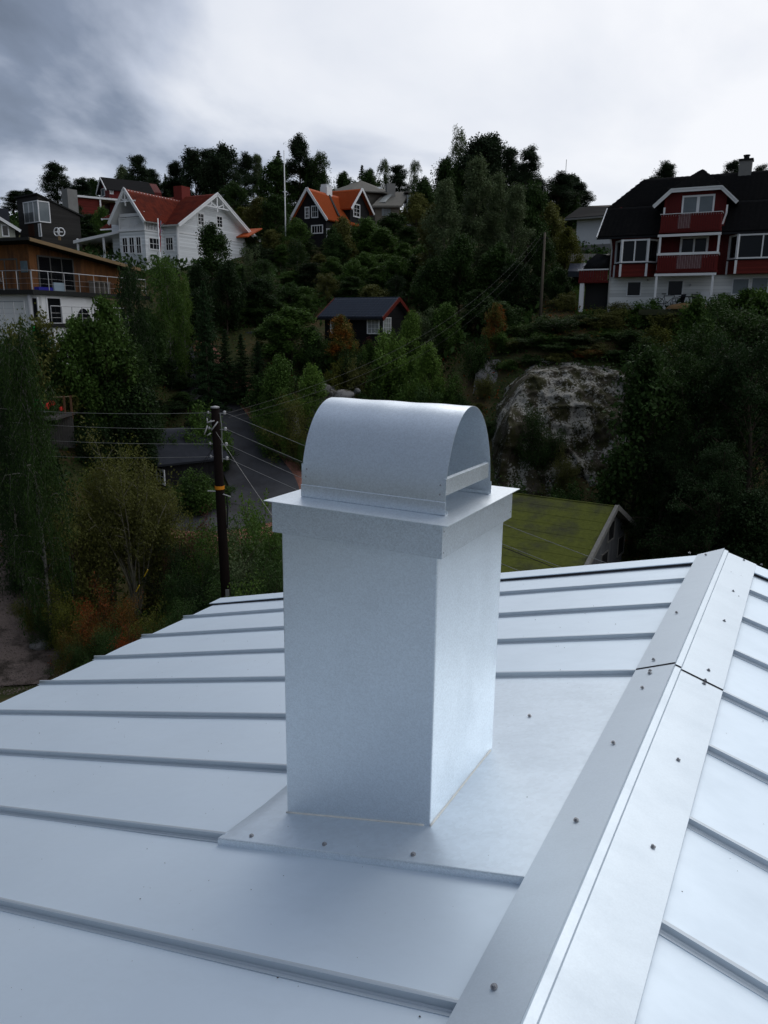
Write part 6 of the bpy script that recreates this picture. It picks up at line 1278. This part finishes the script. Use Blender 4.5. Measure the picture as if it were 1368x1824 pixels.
# left edge
for a in [
 ('sparse',14,36,520,'olive','thin sapling against the white wall at the left edge',26),('shrub',40,37,560,'olive','olive bush with leaf tips against the white wall',60),('shrubn',20,36.5,590,'dark','dark bush below the white wall at the left edge',80),('broad',70,37,600,'dark','dark bushy slope tree below the timber house corner',90),('broad',20,36,610,'dark','dark tree at left edge below the white wall',90),
 ('birchn',34,24,560,'dark','near birch with pale trunk hanging over the left edge',150),('birchn',-5,25.5,600,'black','dark birch cut by the left edge',120),('shrub',60,29,800,'black','dark bush behind the near birch trunk',120),('broad',30,30,770,'black','dark tree behind the near birch',110),('shrub',110,28,880,'black','dark scrub between near birch and willow',100),
 ('willow',222,26.5,772,'olive','large multi-stemmed willow shrub below the black house',190),('willow',180,27.5,800,'yell','yellowish willow shrub behind the large one',130),('shrubn',130,26,860,'olive','olive shrub left of the willow stems',90),('shrubn',285,27.5,860,'olive','olive shrub right of the willow stems',80),('willow',255,27.5,830,'olive','smaller willow shrub at the right of the large one',100),
 ('shrub',352,36.8,834,'mid','green bush between black house and tarred pole',100),('shrub',385,38.,850,'dark','dark green bush inside the road bend, right',60),('shrub',335,36.8,850,'dark','dark green bush before the black house wall',70),
 ('shrubn',335,27,925,'red','dark red shrub right of the willow',60),('shrubn',325,26,962,'black','blackish shrub below the dark red one',70),('shrubn',372,26,950,'mid','green shrub left of the lower pole',60),('sparse',318,27,880,'yell','yellow-tipped sapling beside the road',36)]: plant(*a)
# bushes left of the chimney, near
for a in [
 ('sparse',440,27,832,'light','airy green young tree between the tarred pole and the chimney',70),('sparse',468,26.5,850,'mid','airy green young tree touching the cap plate corner',60),('shrubn',428,25,880,'mid','green shrub right of the tarred pole',60),('shrubn',475,24,905,'mid','green shrub beside the chimney cap left corner',60),('shrubn',455,23,940,'grey','grey-green shrub left of the chimney, middle height',70),('shrubn',490,22.5,965,'dark','dark shrub against the chimney left side',60),('shrubn',420,23,975,'dark','dark shrub right of the pole foot',60),('shrubn',470,21,1000,'dark','dark shrub just above the roof verge',60),('shrubn',440,20,1026,'light','bright ferny green shrub just above the roof verge',56),('shrubn',405,21.5,1020,'dark','dark shrub at the pole foot above the roof',50),
 ('shrubn',360,23,1000,'black','black-green shrub left of the pole foot',90),('shrubn',320,24,1010,'dark','dark shrub above the autumn shrubs, right',70)]: plant(*a)
# autumn shrubs
for i,(px,D,top,leaf,w_,lab) in enumerate([
 (120,23.5,1040,'yell',90,'yellowish shrub behind the short black post'),(60,25,1034,'yell',80,'yellow-green shrub at the end of the gravel drive'),(170,22.5,1050,'rust',110,'red-brown autumn shrub right of the short black post'),(215,22,1062,'autumn',100,'largest rusty autumn shrub in the row'),(262,21.5,1074,'yell',90,'yellow-green shrub near the roof verge'),(310,21,1066,'dark',90,'dark green shrub between autumn shrubs and roof verge'),(140,22,1090,'autumn',80,'low rusty autumn shrub before the short black post'),(185,21,1108,'dark',100,'dark green shrub below the rusty ones'),(240,20.5,1110,'rust',90,'low yellow-brown shrub just above the roof edge'),(135,20.8,1140,'dark',80,'dark green shrub by the red plastic marker'),(85,24,1070,'dark',60,'dark shrub on the edge of the gravel drive'),(30,27,1040,'black',70,'dark shrub at the left edge behind the drive'),(300,20,1090,'dark',80,'dark shrub touching the roof verge end'),(185,20.3,1130,'dark',70,'low dark shrub right of the red plastic marker')]): plant('shrubn',px,D,top,leaf,lab,w_)
# top of the rock and below the red house
for a in [
 ('shrub',1105,48.5,535,'olive','round olive shrub before the annex of the red house',90),('shrub',1150,48,532,'mid','green shrub below the basement windows',80),('shrub',1195,47,552,'olive','low olive shrub below the canoe',80),('shrub',1240,46.5,560,'mid','green shrub below the terrace table',80),('shrub',1080,47,556,'olive','olive shrub below the dark annex opening',80),('maple',1290,46,528,'mid','green tree before the right basement windows',80),('maple',1340,45.5,520,'mid','green tree before the basement at the right edge',90),
 ('shrub',1040,48,570,'dark','dark shrub on the slope above the rock',90),('shrub',990,47,562,'dark','dark shrub below the slim brown pole',90),('shrub',1130,45,585,'dark','dark shrub above the rock right part',100),('shrub',1180,44,580,'yell','yellow-green shrub right above the rock',80),('shrub',940,48,575,'mid','green shrub above the pale outcrop',80),('shrub',1060,44.5,612,'olive','olive scrub along the top of the rock, middle',70),('shrub',1000,45,610,'dark','dark scrub along the top of the rock, left',80),('shrub',950,46,612,'dark','dark shrub at the top left corner of the rock',70),('shrub',1110,44,625,'dark','dark scrub at the top right of the rock',70),
 ('maple',880,47.5,545,'autumn','rusty young tree above the pale outcrop',44),('shrub',850,46,600,'dark','dark shrub left of the pale outcrop',60),('shrub',900,47,590,'mid','green shrub just above the pale outcrop',60),('shrub',845,43.5,720,'olive','olive shrub below the pale outcrop',50),('shrub',870,41.5,745,'dark','dark shrub at the left edge of the rock',40),('shrub',950,44.6,632,'dark','dark low scrub on the rock brow, far left',60),('shrub',995,44.2,634,'olive','olive low scrub on the rock brow, left of middle',56),('shrub',1045,44.2,632,'autumn','rusty low scrub on the rock brow, middle',56),('shrub',1090,44,634,'dark','dark low scrub on the rock brow, right',56),('shrub',905,45,640,'mid','green low scrub between outcrop and rock',50),('shrub',865,44,668,'olive','olive scrub hiding the foot of the pale outcrop',40),('shrub',975,46,596,'mid','green shrub on the slope halfway between pole foot and rock',70),('shrub',1035,45.5,600,'dark','dark shrub filling the slope above the rock, middle',80),('shrub',925,46.5,604,'olive','olive shrub on the slope left above the rock',60),('shrub',1085,46,590,'mid','green shrub below the annex post',70),('shrub',880,41,800,'dark','dark shrub at the lower left edge of the rock',40),('shrubn',1010,36.9,800,'olive','small olive shrub growing from the rock face, low',34),('shrubn',960,38.3,720,'dark','small dark shrub growing from the rock face, upper left',30),('shrub',1150,43,600,'dark','dark bush over the rock right shoulder',90)]: plant(*a)
# big dark trees on the right
for a in [
 ('hang',1290,36,545,'dark','huge dark tree with hanging boughs right of the rock',300),('hang',1245,33,610,'dark','huge dark tree leaning over the right of the rock',190),('hang',1370,31,600,'black','huge dark tree at the right edge',260),('hang',1185,31.5,760,'black','dark tree hanging above the barn gable',150),('hang',1290,28,800,'black','dark tree directly behind the roof ridge end',220),('maple',1150,33,640,'dark','dark tree overhanging the rock',110),('maple',1240,40,540,'mid','green tree top below the red house, left of the huge tree',110),('maple',1350,38,535,'mid','green tree top below the red house, at the right edge',120),('broad',1240,30,850,'black','blackish tree behind the barn',120),('broad',1340,27,880,'black','blackish tree low at the right edge',150),('broad',1180,35,860,'black','blackish tree between barn and rock',90),
 ('shrub',905,33,860,'dark','dark scrub at the rock foot behind the cap plate',70),('shrub',1010,34,858,'dark','dark scrub at the rock foot above the barn ridge',80),('shrub',1080,34,850,'dark','dark scrub at the rock foot right',70)]: plant(*a)
# low growth that nobody could count
rg=np.random.default_rng(12)
def cover(name,label,n,x0,x1,y0,y1,size,h,leaf,dens,seed,keep=None):
    rg=np.random.default_rng(seed); X=rg.uniform(x0,x1,n);Y=rg.uniform(y0,y1,n)
    d=np.array([noise.noise(Vector((x*dens,y*dens,seed))) for x,y in zip(X,Y)]); k=(d>-.15)&(rdist(X,Y)>2.7)
    if keep is not None: k&=keep(X,Y)
    X=X[k];Y=Y[k];d=d[k]; Z=gridz(X,Y); C=np.stack([X,Y,Z+.05+h*rg.random(len(X))*(1.1+d)],1); m=len(C)
    a=unit(rg.normal(size=(m,3))+np.array([0,0,.6])); nn=unit(rg.normal(size=(m,3))+np.array([0,-.2,.6])); b=unit(np.cross(nn,a)); s=size*(.5+rg.random((m,1)))
    V=np.stack([C-a*s*.5,C+b*s*.28,C+a*s*.5,C-b*s*.28],1).reshape(-1,3)
    o=bpy.data.objects.new(name,npmesh(name,V,np.arange(m*4).reshape(-1,4),LM[leaf],False,rg.random(m))); COL.objects.link(o); tag(o,label,kind='stuff')
def offdrive(X,Y):
    px=684+X/Y*1410; return ~((px<75)&(Y<27.5))&~((px>-200)&(Y<19)&(px<250)&(X>-22)&(px<40))
cover('undergrowth','dark green undergrowth covering the lower slope',90000,-30,32,17,50,.16,.45,'dark',.25,3,offdrive)
cover('undergrowth','mixed dark undergrowth on the upper hillside',90000,-52,50,48,115,.42,.8,'dark',.12,5)
cover('dry_grass','brown and yellow dry grass in patches on the slope',60000,-30,32,19,56,.14,.35,'autumn',.4,9,lambda X,Y:offdrive(X,Y)&(rg.random(len(X))<.5))
cover('ferns','light green ferns and weeds near the road and cabin',50000,-25,25,19,56,.13,.4,'mid',.5,11,lambda X,Y:offdrive(X,Y)&(rg.random(len(X))<.6))
lx0,ly0=at(1020,500,57).x,57
cover('lawn_grass','mown green lawn left of the big red house',26000,at(995,510,57).x,at(1045,510,57).x,51,62,.07,.06,'light',.01,4)
